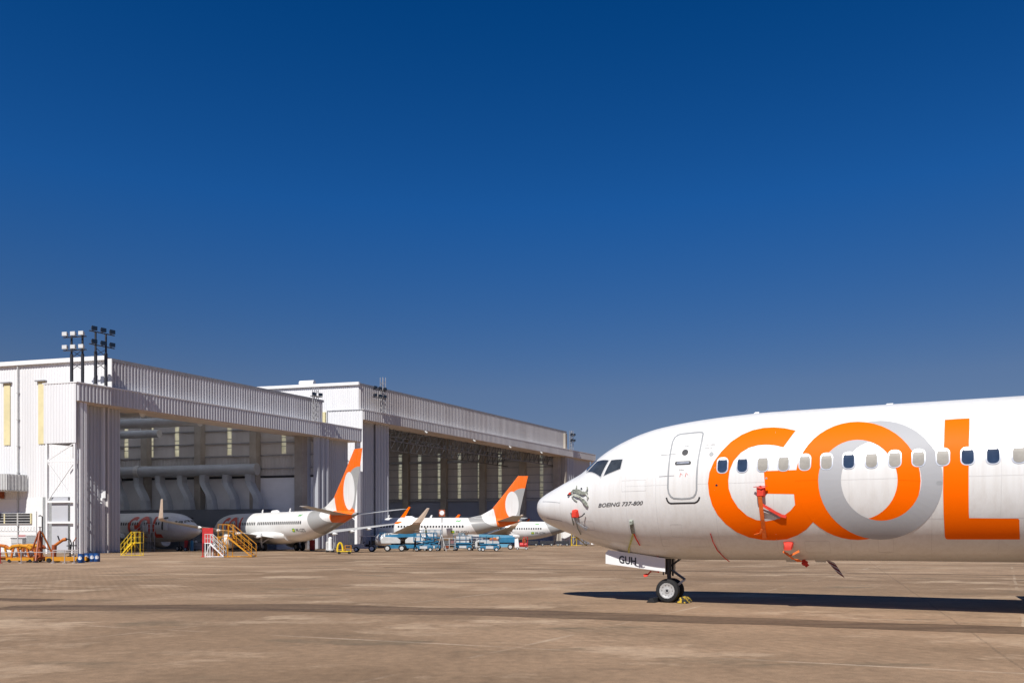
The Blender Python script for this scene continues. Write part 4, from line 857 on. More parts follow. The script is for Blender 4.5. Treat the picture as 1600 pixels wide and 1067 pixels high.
st = thing('striped_flag', 'red and white striped warning flag hanging under the big airliner', 'streamer', tuple(loc2w((8.6, -.2, 1.2))), 0, GR)
for i in range(6):
    k = MB(); f0, f1 = i / 6, (i + 1) / 6; c0, c1 = Vector((8.50 + .30 * f0, -.2, 1.26 - .40 * f0)), Vector((8.50 + .30 * f1, -.2, 1.26 - .40 * f1))
    secs = [[tuple(loc2w(c + Vector((sx * .13 * sc, sy * .012 + .02 * math.sin(i), -sx * .06)))) for sx, sy in ((-1, -1), (1, -1), (1, 1), (-1, 1))] for c, sc in ((c0, 1 - .35 * f0), (c1, 1 - .35 * f1))]
    k.loft(secs); o = k.build('stripe', M_REDDARK if i % 2 else M_WHITEC, st); o.matrix_parent_inverse = Matrix.Translation(-st.location)
ribbon('gear_door_strap', 'orange red strap tied round the nose gear door', 'streamer', [(3.93, -.45, 1.38), (3.925, -.485, 1.25), (3.94, -.485, 1.05), (3.95, -.47, .88), (3.7, -.40, .885), (3.62, -.40, .80), (3.50, -.42, .76)], (.04, .045, .05, .05, .045, .09), M_REDC, GR)
ch = thing('wheel_chock', 'black rubber chock ahead of the nose wheel', 'chock', tuple(loc2w((3.74, -.25, 0))), -TH, 'chocks at the nose wheel')
k = MB(); k.prism([(-.13, .004), (.13, .004), (.05, .13), (-.03, .12)], 'y', -.30, .34); k.build('wedge', M_BLACK, ch, bevel=.01)
ch = thing('wheel_chock', 'worn yellow and black chock behind the nose wheel', 'chock', tuple(loc2w((4.60, -.25, 0))), -TH, 'chocks at the nose wheel')
M_CHK = NT('yellow_black_chock'); M_CHK.put(M_CHK.b.inputs['Base Color'], M_CHK.ramp(M_CHK.noise(9, 3), .49, .53, (.55, .37, .03), (.02, .02, .02))); M_CHK.b.inputs['Roughness'].default_value = .8
k = MB(); k.prism([(-.15, .004), (.16, .004), (.10, .11), (.02, .19), (-.06, .16)], 'y', -.16, .5); k.build('wedge', M_CHK.m, ch, bevel=.015)

# the other aircraft
def yaw(fx, fy): return math.atan2(-fy, -fx)
fdir = (math.cos(R(134.3)), math.sin(R(134.3)))
PL1 = (-18.6 - .0 + 38 * fdir[0], 100.0 + 38 * fdir[1])
airliner('white airliner with orange tail backing out of the near hangar', PL1, yaw(*fdir), 2.0, M_LOGO_R, (-1,), 'PR-GZS')
PL4 = (1.7 - 38 * .9975, 144.5 + 38 * .07)
airliner('white airliner with orange tail in front of the far hangar door', PL4, yaw(-.9975, .07), 2.0, None, (-1,), 'PR-GGU')
PL5 = (16.4 - 38 * .998, 181.0 + 38 * .06)
airliner('farthest white airliner half in the far hangar behind the big jet nose', PL5, yaw(-.998, .06), 2.0, None, (-1,), 'PR-GTM')
f3 = Vector((.86, -.51)).normalized()
p3_, _, g3 = airliner('shaded white airliner parked inside the near hangar with its nose to the right', (-41.9, 111.6), yaw(f3.x, f3.y), 2.0, M_LOGO_R, (1,))

# ---------------------------------------------------------------- aircraft 3: open front door with steps, all inside the hangar
od = decal('door_opening', [rrect(5.0, 3.72, .86, 1.75, .2)], .03, M_DARK, p3_, 1)
k = MB(); k.box(3.9, 4.72, 2.02, 2.14, 2.85, 4.35); k.build('entry_door', M_AWHITE, p3_)

def stairs(name, label, cat, loc, rz, h, plat, run, wd, m, mr, nstep, group=None, rail=1.05, back=True, th=.85):
    """platform from x=0..plat at height h, steps going down along +x to plat+run; width wd along y"""
    t = thing(name, label, cat, loc, rz, group)
    k = MB(); k.box(0, plat, 0, wd, h - .07, h); k.build('platform', m, t)
    for x in (.05, plat - .05):
        for y in (.05, wd - .05): k = MB(); k.bar((x, y, 0), (x, y, h), .08 * th); k.build('leg', m, t)
    k = MB(); k.bar((.05, .05, .08), (plat + run, .05, .08), .07 * th); k.bar((.05, wd - .05, .08), (plat + run, wd - .05, .08), .07 * th); k.bar((.05, .05, .1), (plat - .05, .05, h - .1), .05 * th); k.bar((.05, .05, h * .5), (.05, wd - .05, h * .5), .05 * th); k.build('base_frame', m, t)
    for y in (.04, wd - .04): k = MB(); k.prism([(plat, h), (plat + run, .1), (plat + run, -.0 + .02), (plat - .02, h - .2)], 'y', y - .025, y + .025); k.build('stringer', m, t)
    for i in range(nstep):
        f = (i + 1) / (nstep + 1); x = plat + run * f; z = h * (1 - f); k = MB(); k.box(x - .13, x + .13, .06, wd - .06, z - .02, z + .02); k.build('tread', m, t)
    for y in (.04, wd - .04):
        k = MB(); k.bar((plat, y, h + rail), (plat + run, y, .1 + rail), .055 * th); k.bar((plat, y, h + rail * .5), (plat + run, y, .1 + rail * .5), .045 * th)
        for f in (.02, .34, .67, .98): x = plat + run * f; z = h * (1 - f) + .1 * f; k.bar((x, y, z), (x, y, z + rail), .05 * th)
        k.build('handrail', mr, t)
        k = MB(); k.bar((0, y, h + rail), (plat, y, h + rail), .055 * th); k.bar((0, y, h + rail * .5), (plat, y, h + rail * .5), .045 * th)
        for x in (.03, plat / 2, plat - .03): k.bar((x, y, h), (x, y, h + rail), .055 * th)
        k.build('guard_rail', mr, t)
    if back:
        k = MB(); k.bar((.03, .04, h + rail), (.03, wd - .04, h + rail), .055 * th); k.bar((.03, .04, h + rail * .5), (.03, wd - .04, h + rail * .5), .045 * th); k.build('guard_rail', mr, t)
    return t
GS = 'access stairs around the near hangar'
D = 84; x, y, _ = at(225, D)
stairs('maintenance_stairs', 'small bright yellow maintenance stairs beside the near hangar door leaf', 'stairs', (x, y, 0), R(180), 1.35, .95, 1.05, .8, M_YELLOW, M_YELLOW, 5, GS, 1.05, th=.6)
D = 77; x, y, _ = at(340, D)
stairs('maintenance_stairs', 'large amber stairs with long handrails in front of the outward jet wing', 'stairs', (x, y, 0), R(-4), 1.95, 1.0, 2.25, 1.2, M_AMBER, M_AMBER, 8, GS, 1.1)
D = 77; x, y, _ = at(319.5, D)
stairs('maintenance_stairs', 'white step ladder with red top rails left of the amber stairs', 'stairs', (x, y, 0), R(-3), 1.35, .55, 1.25, .7, M_WPAINT, M_LGREY, 5, GS, .8)
k = MB(); x, y, _ = at(316, 79)
t = thing('hose_reel_stand', 'red panel stand behind the white step ladder', 'stand', (x, y, 0), R(4))
k.box(0, 1.0, 0, .06, 1.3, 2.75); k.build('panel', M_RED, t)
for xx in (.05, .95): k = MB(); k.bar((xx, .03, 0), (xx, .03, 1.35), .08); k.build('leg', M_RED, t)
k = MB(); k.box(-.05, 1.05, -.25, .35, 0, .08); k.build('base', M_RED, t)
x, y, _ = at(331, 80)
stairs('maintenance_stairs', 'low orange step stand between the white ladder and the amber stairs', 'stairs', (x, y, 0), R(-3), .95, .5, .7, .7, M_ORANGE, M_AMBER, 3, GS, .95)
x, y, _ = at(222, 110)
stairs('boarding_stairs', 'dark boarding stairs at the open door of the jet inside the near hangar', 'stairs', (x + 1.7, y, 0), R(172), 2.6, 1.0, 3.4, 1.1, M_STEEL, M_LGREY, 11, GS, 1.0, False)

# ---- orange jacks and cradles by the corner of the near hangar
def cradle(loc, rz, label, L, m, m2, arcs=True):
    t = thing('engine_cradle', label, 'cradle', loc, rz, 'orange engine cradles by the hangar corner')
    for y in (0, 1.3): k = MB(); k.box(0, L, y - .09, y + .09, .14, .36); k.build('base_beam', m, t)
    for x in (.1, L - .1): k = MB(); k.box(x - .09, x + .09, 0, 1.3, .18, .34); k.build('cross_beam', m2, t)
    for x in (.35, L * .5, L - .35):
        for y in (0, 1.3): k = MB(); k.bar((x, y, .34), (x + (.18 if x < L * .4 else -.18), y, 1.12), .12); k.build('post', m2, t)
    for y in (0, 1.3):
        k = MB(); P = [(L * .12, y, .98), (L * .22, y, 1.18), (L * .5, y, 1.26), (L * .78, y, 1.18), (L * .9, y, 1.0)]
        for a, b in zip(P, P[1:]): k.tube(a, b, .13, None, 8)
        k.build('top_rail', m, t, smooth=True)
    for x in (L * .3, L * .68):
        k = MB(); k.lathe([(0, .05), (0, .20), (.4, .22), (.5, .1)], (x, .4, .62), 'y', 12); k.build('roller', M_LGREY, t)
    for x in (.25, L - .25):
        for y in (-.05, 1.35): k = MB(); k.lathe([(-.05, .02), (-.05, .12), (.05, .12), (.05, .02)], (x, y, .125), 'y', 12); k.build('caster', M_BLACK, t, smooth=True)
    return t
x, y, _ = at(10, 61.5); cradle((x, y, 0), R(2), 'orange engine cradle with arched top rails behind the red post', 2.0, M_AMBER, M_ORANGE)
x, y, _ = at(-42, 62.5); cradle((x, y, 0), R(-3), 'orange engine cradle cut by the left edge of the photo', 2.1, M_ORANGE, M_AMBER)
x, y, _ = at(27, 64.5); cradle((x, y, 0), R(10), 'rusty orange engine cradle farther back beside the tripod jack', 1.7, M_RUST, M_ORANGE)
t = thing('tripod_jack', 'tall red orange aircraft tripod jack standing among the cradles', 'jack', at(62.5, 62.2), R(14))
k = MB(); k.tube((0, 0, .25), (0, 0, 1.9), .16, None, 14); k.tube((0, 0, 1.9), (0, 0, 2.35), .10, None, 12); k.build('cylinder', M_RUST, t, smooth=True)
k = MB(); k.tube((0, 0, 2.35), (0, 0, 2.62), .05, None, 10); k.tube((0, 0, 2.6), (0, 0, 2.66), .10, None, 10); k.build('ram', M_CHROME, t, smooth=True)
for i in range(3):
    a = R(30 + 120 * i); k = MB(); f = (1.05 * math.cos(a), 1.05 * math.sin(a)); k.tube((.13 * math.cos(a), .13 * math.sin(a), 2.25), (f[0], f[1], .12), .065, None, 8)
    k.bar((0, 0, .42), (f[0], f[1], .16), .09); k.bar((.06 * math.cos(a), .06 * math.sin(a), 1.15), (f[0] * .62, f[1] * .62, .95), .06); lg_ = k.build('leg', M_RUST if i else M_ORANGE, t)
    k = MB(); k.tube((f[0], f[1], 0), (f[0], f[1], .1), .16, None, 12); k.build('foot_pad', M_DSTEEL, lg_)
    b = R(90 + 120 * i); k = MB(); k.bar((.9 * math.cos(a), .9 * math.sin(a), .35), (.9 * math.cos(a + R(120)), .9 * math.sin(a + R(120)), .35), .06); k.build('tie_bar', M_ORANGE, t)
t = thing('axle_jack', 'low amber axle jack with a raised arm and hoses right of the tripod jack', 'jack', at(72, 61.5), R(3))
for y_ in (0, 1.0): k = MB(); k.box(0, 2.5, y_ - .12, y_ + .12, .12, .42); k.build('base_beam', M_AMBER, t)
k = MB(); k.box(.2, .5, 0, 1.0, .16, .4); k.box(1.9, 2.2, 0, 1.0, .16, .4); k.build('cross_beam', M_ORANGE, t)
k = MB(); k.tube((.30, .5, .3), (.36, .5, 1.30), .17, None, 12); k.build('mast', M_RUST, t, smooth=True)
k = MB(); k.tube((.32, .5, 1.2), (1.05, .5, 1.72), .11, None, 10); k.tube((1.0, .5, 1.68), (1.22, .5, 1.72), .13, None, 10); k.build('arm', M_ORANGE, t, smooth=True)
k = MB(); k.tube((.75, .5, 1.55), (.60, .5, 1.98), .05, None, 8); k.build('lever', M_DSTEEL, t)
k = MB()
for a, b in zip([(1.2, .5, 1.75), (1.5, .5, 1.7), (1.6, .5, 1.4), (1.55, .5, .9), (1.5, .5, .5)], [(1.5, .5, 1.7), (1.6, .5, 1.4), (1.55, .5, .9), (1.5, .5, .5), (1.3, .5, .42)]): k.tube(a, b, .04, None, 6)
k.build('hose', M_BLACK, t, smooth=True)
k = MB(); k.tube((1.5, .5, .4), (1.5, .5, 1.35), .06, None, 8); k.box(1.28, 1.72, .4, .6, 1.2, 1.27); k.build('hand_pump', M_DSTEEL, t)
for x_ in (.3, 2.45):
    for y_ in (-.2, 1.2): k = MB(); k.lathe([(-.06, .03), (-.06, .17), (.06, .17), (.06, .03)], (x_, y_, .17), 'y', 14); k.build('wheel', M_BLACK, t, smooth=True)
t = thing('barrier_rail', 'thin barrier rail on posts in front of the orange jacks', 'barrier', at(17, 60), 0)
pz = [at(u, 60)[0] - at(17, 60)[0] for u in (0, 33, 83, 101, 116, 122)]
for i, x_ in enumerate(pz[:5]):
    k = MB(); k.tube((x_, 0, 0), (x_, 0, 1.18 if i == 0 else .95), .032 if i else .05, None, 8); k.tube((x_, 0, 0), (x_, 0, .05), .16, None, 12); k.build('post', M_RED if i == 0 else M_WHITEC, t)
k = MB(); k.bar((pz[0], 0, .78), (pz[-1], 0, .80), .045); k.bar((pz[2], .02, .93), (pz[-1], .02, .93), .07); k.build('rail', M_WHITEC, t)
for i, u in enumerate((126.8, 136.2, 144.3, 151.4)):
    lab = ['nearest blue drum of the row of four, standing slightly in front at the left', 'second blue drum from the left in the row by the hangar door', 'third blue drum from the left in the row by the hangar door', 'rightmost blue drum of the row by the hangar door'][i]
    t = thing('steel_drum', lab, 'drum', at(u, 61.0 if i == 0 else 63.5), R(-20 + 8 * i), 'blue drums by the hangar door'); t.scale = (.80,) * 3
    k = MB(); pr = [(0, .02), (0, .27), (.02, .285)]
    for z_ in (.27, .55): pr += [(z_ - .03, .28), (z_, .295), (z_ + .03, .28)]
    pr += [(.80, .28), (.83, .29), (.83, .26), (.80, .25), (.80, .02)]
    k.lathe(pr, (0, 0, 0), 'z', 24); k.build('drum_body', M_DRUM, t, smooth=True)
    k = MB(); n_ = 20; vs = []
    for j in range(n_):
        a_ = 2 * PI * j / n_; th_ = R(-68) + .17 * math.cos(a_) / .285; vs.append((.288 * math.cos(th_), .288 * math.sin(th_), .44 + .17 * math.sin(a_)))
    k.add(vs + [(.291 * math.cos(R(-68)), .291 * math.sin(R(-68)), .44)], [(j, (j + 1) % n_, n_) for j in range(n_)]); k.build('round_label', M_WPAINT, t)
    k = MB(); k.tube((.12, 0, .80), (.12, 0, .825), .04, None, 10); k.build('bung', M_LGREY, t)
x, y, _ = at(114.5, 63)
t = thing('grease_pump', 'small hand pump drum unit at the end of the barrier rail', 'pump', (x, y, 0), 0)
k = MB(); k.lathe([(0, .02), (0, .2), (.5, .2), (.5, .02)], (0, 0, 0), 'z', 16); k.build('canister', M_LGREY, t, smooth=True)
k = MB(); k.tube((0, 0, .5), (0, 0, 1.55), .05, None, 8); k.box(-.22, .22, -.05, .05, 1.2, 1.28); k.build('pump_tube', M_DSTEEL, t)
k = MB(); k.bar((0, 0, 1.5), (.22, 0, 1.85), .05); k.build('handle', M_RUST, t)
# chain link fence and cabinets at the left
fx = at(-60, 78); fe = at(57, 78); L = fe[0] - fx[0]
t = thing('chain_link_fence', 'chain link fence with razor wire coil at the left by the louvre window', 'fence', fx, 0)
for i in range(5): k = MB(); k.tube((L * i / 4, 0, 0), (L * i / 4, 0, 2.85 if i < 4 else 4.3), .05, None, 8); k.build('post', M_LGREY, t)
for z_ in (.15, 2.0, 2.4): k = MB(); k.tube((0, 0, z_), (L, 0, z_), .03, None, 6); k.build('rail', M_LGREY, t)
k = MB(); n_ = int(L / .14)
for i in range(-15, n_):
    for sg in (0, 1):
        xa, xb = (i * .14, i * .14 + 2.0) if sg == 0 else (i * .14 + 2.0, i * .14); za, zb_ = .2, 2.2
        a = (max(0, min(L, xa)), 0, za + (max(0, min(L, xa)) - xa) / (xb - xa) * 2.0); b = (max(0, min(L, xb)), 0, za + (max(0, min(L, xb)) - xa) / (xb - xa) * 2.0)
        if abs(a[0] - b[0]) > .05: k.tube(a, b, .005, None, 3, False)
k.build('wire_mesh', M_LGREY, t)
k = MB(); N = int(L / .30) * 14; prev = None
for i in range(N):
    q = (L * i / N, .22 * math.cos(2 * PI * i / 14), 2.65 + .22 * math.sin(2 * PI * i / 14))
    if prev: k.tube(prev, q, .012, None, 3, False)
    prev = q
k.build('razor_wire', M_LGREY, t)
k = MB(); k.bar((1.2, 0, 2.4), (.95, -.35, 3.0), .09); k.build('bracket_arm', M_WPAINT, t)
for (u, D, w_, h_, d_, m, nm, lb) in ((41, 80, .95, 2.0, .6, M_GREY, 'equipment_cabinet', 'grey equipment cabinet behind the fence left of the tripod jack'), (17, 80, 1.1, 1.75, .7, M_LGREY, 'equipment_cabinet', 'pale equipment cabinet behind the fence at far left')):
    x, y, _ = at(u, D); t = thing(nm, lb, 'cabinet', (x, y, 0), 0, 'cabinets behind the fence')
    box('housing', m, t, 0, w_, 0, d_, .1, h_, bevel=.02); box('plinth', M_DSTEEL, t, .05, w_ - .05, .05, d_ - .05, 0, .1)
    for i in range(5): box('louvre', M_STEEL, t, .1, w_ - .1, -.02, 0, h_ * .45 + i * .12, h_ * .45 + i * .12 + .05)
    box('top_lip', M_DARK, t, -.03, w_ + .03, -.04, d_ + .03, h_, h_ + .06)
x, y, _ = at(27, 81); t = thing('striped_board', 'white board with red stripes behind the fence', 'sign', (x, y, 0), 0)
for i in range(7): box('stripe', M_RED if i % 2 == 0 else M_WPAINT, t, 0, .8, 0, .05, .7 + i * .2, .9 + i * .2)
for x_ in (.1, .7): k = MB(); k.bar((x_, .1, 0), (x_, .1, 2.1), .06); k.build('post', M_LGREY, t)
x, y, _ = at(66, 79); t = thing('street_lamp', 'slim dark post with a small bent lamp at the white wall', 'lamp post', (x, y, 0), 0)
k = MB(); k.tube((0, 0, 0), (0, 0, 3.85), .055, None, 8); k.tube((0, 0, 3.83), (-.16, 0, 3.92), .04, None, 8); k.build('pole', M_DSTEEL, t)
k = MB(); k.loft([[(-.34, -.08, 3.84), (-.14, -.08, 3.87), (-.14, .08, 3.87), (-.34, .08, 3.84)], [(-.30, -.06, 3.96), (-.14, -.06, 3.97), (-.14, .06, 3.97), (-.30, .06, 3.96)]]); k.build('lamp_head', M_DSTEEL, t)

# ---- things on the hangar door line
x, y, _ = at(484, 118); t = thing('hose_cabinet', 'dark red hose cabinet beside the folded door of the near hangar', 'cabinet', (x, y, 0), R(20))
box('housing', M_RED, t, 0, .75, 0, .5, .1, 1.5); box('door', M_RED, t, .06, .69, -.03, -.002, .18, 1.42); box('handle', M_CHROME, t, .6, .64, -.06, -.03, .75, .9); box('plinth', M_DARK, t, .04, .7, .04, .46, 0, .1)
x, y, _ = at(509, 104); t = thing('steam_lance_cart', 'white cart with tall tank below the tail of the outward jet', 'cart', (x, y, 0), 0)
box('base', M_LGREY, t, 0, .9, 0, .7, .2, .35); k = MB(); k.lathe([(0, .05), (0, .26), (1.4, .26), (1.55, .1)], (.5, .35, .35), 'z', 16); k.build('tank', M_WPAINT, t, smooth=True); k = MB(); k.lathe([(0, .05), (0, .18), (.9, .18), (1.0, .05)], (.12, .3, .35), 'z', 14); k.build('tank', M_LGREY, t, smooth=True)
k = MB(); k.bar((.9, .1, .3), (1.0, .1, 1.2), .05); k.bar((.9, .6, .3), (1.0, .6, 1.2), .05); k.bar((1.0, .1, 1.2), (1.0, .6, 1.2), .05); k.build('push_handle', M_LGREY, t)
for x_ in (.12, .8):
    for y_ in (0, .7): k = MB(); k.lathe([(-.05, .02), (-.05, .13), (.05, .13), (.05, .02)], (x_, y_, .13), 'y', 12); k.build('wheel', M_BLACK, t, smooth=True)
x, y, _ = at(526, 92); t = thing('fuel_bowser_trolley', 'small yellow trolley with hose hoop near the jet tail', 'trolley', (x, y, 0), R(8))
box('bed', M_YELLOW, t, 0, 1.6, 0, .9, .25, .36)
k = MB(); n_ = 14
for i in range(n_): k.tube((.35 + .30 * math.cos(PI * i / n_), .4, .4 + .85 * math.sin(PI * i / n_)), (.35 + .30 * math.cos(PI * (i + 1) / n_), .4, .4 + .85 * math.sin(PI * (i + 1) / n_)), .11, None, 8)
k.build('hose_coil', M_YELLOW, t, smooth=True)
k = MB(); k.bar((.9, 0, .36), (.9, 0, .95), .05); k.bar((1.55, 0, .36), (1.55, 0, .95), .05); k.bar((.9, 0, .95), (1.55, 0, .95), .05); k.bar((.9, .85, .36), (.9, .85, .95), .05); k.bar((1.55, .85, .36), (1.55, .85, .95), .05); k.bar((.9, .85, .95), (1.55, .85, .95), .05); k.bar((.9, 0, .65), (1.55, 0, .65), .04); k.build('guard_rail', M_AMBER, t)
for x_ in (.25, 1.35):
    for y_ in (0, .9): k = MB(); k.lathe([(-.05, .02), (-.05, .16), (.05, .16), (.05, .02)], (x_, y_, .16), 'y', 12); k.build('wheel', M_BLACK, t, smooth=True)
# tow tractor
def vwheel(t, x, y, r, wd, rm=M_RIM, nm='wheel'):
    k = MB(); k.lathe([(-wd / 2, r * .6), (-wd / 2, r * .9), (-wd * .3, r), (wd * .3, r), (wd / 2, r * .9), (wd / 2, r * .6)], (x, y, r), 'y', 20, False); wh = k.build(nm, M_BLACK, t, smooth=True)
    k = MB(); k.lathe([(-wd * .52, .02), (-wd * .52, r * .25), (-wd * .40, r * .35), (-wd * .5, r * .62), (wd * .5, r * .62), (wd * .40, r * .35), (wd * .5, .02)], (x, y, r), 'y', 18); k.build('rim', rm, wh, smooth=True)
x, y, _ = at(550, 108); t = thing('tow_tractor', 'grey open tow tractor with white wheel rims and a flat roof by the hangar corner', 'tractor', (x, y, 0), R(4))
k = MB(); k.loft([[(.1, -.65, .45), (.2, -.65, .95), (1.35, -.65, 1.05), (1.5, -.65, .62), (3.1, -.65, .62), (3.2, -.65, .40), (.2, -.65, .36)], [(.1, .65, .45), (.2, .65, .95), (1.35, .65, 1.05), (1.5, .65, .62), (3.1, .65, .62), (3.2, .65, .40), (.2, .65, .36)]]); k.build('body', M_LGREY, t, bevel=.04)
box('grille', M_DARK, t, .06, .12, -.45, .45, .5, .85); box('rear_deck', M_GREY, t, 2.45, 3.2, -.7, .7, .64, .86)
box('seat', M_BLACK, t, 1.75, 2.25, -.3, .3, .64, .95); box('seat_back', M_BLACK, t, 2.2, 2.34, -.3, .3, .9, 1.4)
k = MB(); k.tube((1.40, 0, 1.0), (1.62, 0, 1.22), .035, None, 8); k.lathe([(-.015, .15), (-.015, .19), (.015, .19), (.015, .15)], (1.62, 0, 1.24), 'z', 14); k.build('steering_wheel', M_DARK, t)
for x_ in (1.15, 2.5):
    for y_ in (-.6, .6): k = MB(); k.bar((x_, y_, .9), (x_ + .1, y_, 1.98), .06); k.build('roof_post', M_DSTEEL, t)
box('roof', M_WPAINT, t, 1.0, 2.85, -.72, .72, 1.98, 2.06, bevel=.02)
for y_ in (-.45, .45): k = MB(); k.tube((.05, y_, .8), (.10, y_, .8), .09, None, 12); k.build('headlight', M_LENS, t)
for x_, r_ in ((.6, .32), (2.6, .42)):
    for y_ in (-.68, .68): vwheel(t, x_, y_, r_, .26, M_WPAINT)
k = MB(); k.tube((2.85, -.75, .9), (2.85, -.75, 1.45), .20, None, 10); k.build('exhaust_drum', M_DARK, t); box('warning_plate', M_YELLOW, t, 3.21, 3.26, -.6, .6, .42, .6)

# ---- blue lifts in front of the far hangar
def boom_lift(loc, rz, label, L, up, m=M_BLUE, cw=M_LGREY):
    t = thing('boom_lift', label, 'boom lift', loc, rz, 'blue lifts in front of the far hangar')
    k = MB(); k.prism([(-1.2, .35), (1.2, .35), (1.3, .55), (1.1, .85), (-1.1, .85), (-1.3, .55)], 'y', -.55, .55); k.build('chassis', m, t)
    for x_ in (-.95, .95):
        for y_ in (-.78, .78): vwheel(t, x_, y_, .42, .34, M_LGREY)
    k = MB(); k.lathe([(0, .1), (0, .5), (.18, .5), (.18, .1)], (0, 0, .85), 'z', 18); k.build('turntable', M_DSTEEL, t)
    k = MB(); k.prism([(-1.75, 1.05), (-1.85, 1.5), (-1.5, 1.95), (.3, 1.85), (.75, 1.5), (.75, 1.05)], 'y', -.62, -.18); k.prism([(-1.75, 1.05), (-1.85, 1.5), (-1.5, 1.95), (.3, 1.85), (.75, 1.5), (.75, 1.05)], 'y', .18, .62); k.build('engine_cover', cw, t, bevel=.03)
    k = MB(); k.box(-1.6, .5, -.18, .18, 1.05, 1.4); k.build('boom_mount', m, t)
    a = Vector((-1.3, 0, 1.95)); b = a + Vector((L * math.cos(up), 0, L * math.sin(up))); k = MB()
    k.bar(a, b, .42); bo = k.build('boom', m, t)
    k = MB(); e = b + Vector((L * .32 * math.cos(up), 0, L * .32 * math.sin(up))); k.bar(b, e, .30); k.build('boom_extension', M_LGREY, bo)
    k = MB(); k.tube(a + Vector((.9, 0, -.55)), a.lerp(b, .45) + Vector((0, 0, -.12)), .07, None, 8); k.build('lift_cylinder', M_CHROME, bo)
    k = MB(); j = e + Vector((.55, 0, -.75)); k.bar(e, j, .18); k.build('jib', m, t)
    bx0 = j.x + .05; k = MB(); k.box(bx0, bx0 + .8, -.9, .9, j.z - .12, j.z - .05)
    fl_ = k.build('basket', M_DSTEEL, t); k = MB()
    for z_ in (j.z + .45, j.z + 1.0):
        for p_, q_ in (((bx0, -.9), (bx0 + .8, -.9)), ((bx0 + .8, -.9), (bx0 + .8, .9)), ((bx0 + .8, .9), (bx0, .9)), ((bx0, .9), (bx0, -.9))): k.bar((*p_, z_), (*q_, z_), .05)
    for p_ in ((bx0, -.9), (bx0 + .8, -.9), (bx0 + .8, .9), (bx0, .9), (bx0 + .4, -.9), (bx0 + .4, .9)): k.bar((*p_, j.z - .1), (*p_, j.z + 1.0), .05)
    k.build('basket_rail', m, fl_); k = MB(); k.box(bx0 + .02, bx0 + .25, -.3, .3, j.z + .7, j.z + .95); k.build('control_box', M_LGREY, fl_)
    return t
def scissor_lift(loc, rz, label, h, m=M_BLUE):
    t = thing('scissor_lift', label, 'scissor lift', loc, rz, 'blue lifts in front of the far hangar')
    k = MB(); k.prism([(-1.25, .28), (1.25, .28), (1.25, .75), (-1.25, .75)], 'y', -.55, .55); k.build('chassis', m, t, bevel=.03)
    for y_ in (-.58, .58): box('tray_door', M_LGREY, t, -.5, .5, y_ - .02, y_ + .02, .36, .68)
    for x_ in (-.9, .9):
        for y_ in (-.6, .6): vwheel(t, x_, y_, .26, .22, M_LGREY)
    n_ = max(1, int((h - .8) / .45)); dz = (h - .8) / n_
    for y_ in (-.4, .4):
        for i in range(n_):
            k = MB(); z_ = .78 + i * dz; k.bar((-1.05, y_, z_), (1.05, y_, z_ + dz), .10); k.bar((1.05, y_, z_), (-1.05, y_, z_ + dz), .10); k.build('scissor_arm', m, t)
    k = MB(); k.box(-1.3, 1.3, -.6, .6, h, h + .14); pf = k.build('platform', m, t); k = MB()
    for z_ in (h + .62, h + 1.15):
        for p_, q_ in (((-1.3, -.6), (1.3, -.6)), ((1.3, -.6), (1.3, .6)), ((1.3, .6), (-1.3, .6)), ((-1.3, .6), (-1.3, -.6))): k.bar((*p_, z_), (*q_, z_), .05)
    for x_ in (-1.3, -.43, .43, 1.3):
        for y_ in (-.6, .6): k.bar((x_, y_, h), (x_, y_, h + 1.15), .05)
    k.build('guard_rail', m, pf); k = MB(); k.box(.9, 1.2, -.66, -.6, h + .75, h + 1.05); k.build('control_box', M_LGREY, pf)
    return t
boom_lift(at(617, 112), R(4), 'blue boom lift with pale engine cover at the far hangar door edge', 4.2, R(3))
scissor_lift(at(662, 111), R(3), 'blue scissor lift with a worker on it beside the parked jet', 1.25)
scissor_lift(at(675, 116), R(-5), 'blue scissor lift behind the one carrying the worker', 1.75)
boom_lift(at(643, 117), R(172), 'blue boom lift behind the worker walking on the ground', 3.2, R(4))
scissor_lift(at(723, 117), R(4), 'low blue scissor lift with grey crate under the parked jet', .95)
t = thing('equipment_crate', 'pale grey crate resting on the low blue scissor lift', 'crate', at(723, 117, 1.09), R(4))
box('crate_body', M_LGREY, t, -.9, .9, -.5, .5, .03, 1.0, bevel=.02); box('crate_band', M_WPAINT, t, -.92, .92, -.53, -.5, .35, .47); box('crate_band', M_WPAINT, t, -.92, .92, -.53, -.5, .75, .87); box('crate_skid', M_GREY, t, -.9, .9, -.45, .45, 0, .03)
scissor_lift(at(765, 111), R(2), 'blue scissor lift with grey load below the parked jet tail', .9)
boom_lift(at(788, 128), R(178), 'pale blue boom lift with long lowered boom behind the tail of the parked jet', 5.2, R(2), mat('pale_blue_machine_paint', (.12, .32, .46), .4, 0, .15, 2), M_BLUE)
t = thing('generator_cart', 'grey generator cart with an orange cover beneath the parked jet tail', 'generator', at(762, 113.5), R(2))
k = MB(); k.prism([(-1.7, .5), (1.6, .5), (1.6, 1.2), (1.2, 1.55), (-1.2, 1.55), (-1.7, 1.2)], 'y', -.6, .6); k.build('housing', M_LGREY, t, bevel=.04)
k = MB(); k.prism([(.2, 1.4), (1.45, 1.4), (1.35, 1.75), (.9, 1.85), (.3, 1.72)], 'y', -.65, .65); k.build('cover', M_ORANGE, t, bevel=.05); box('grille', M_DARK, t, -1.4, -.5, -.63, -.6, .7, 1.2)
for x_ in (-1.1, 1.1):
    for y_ in (-.6, .6): vwheel(t, x_, y_, .28, .2, M_LGREY)
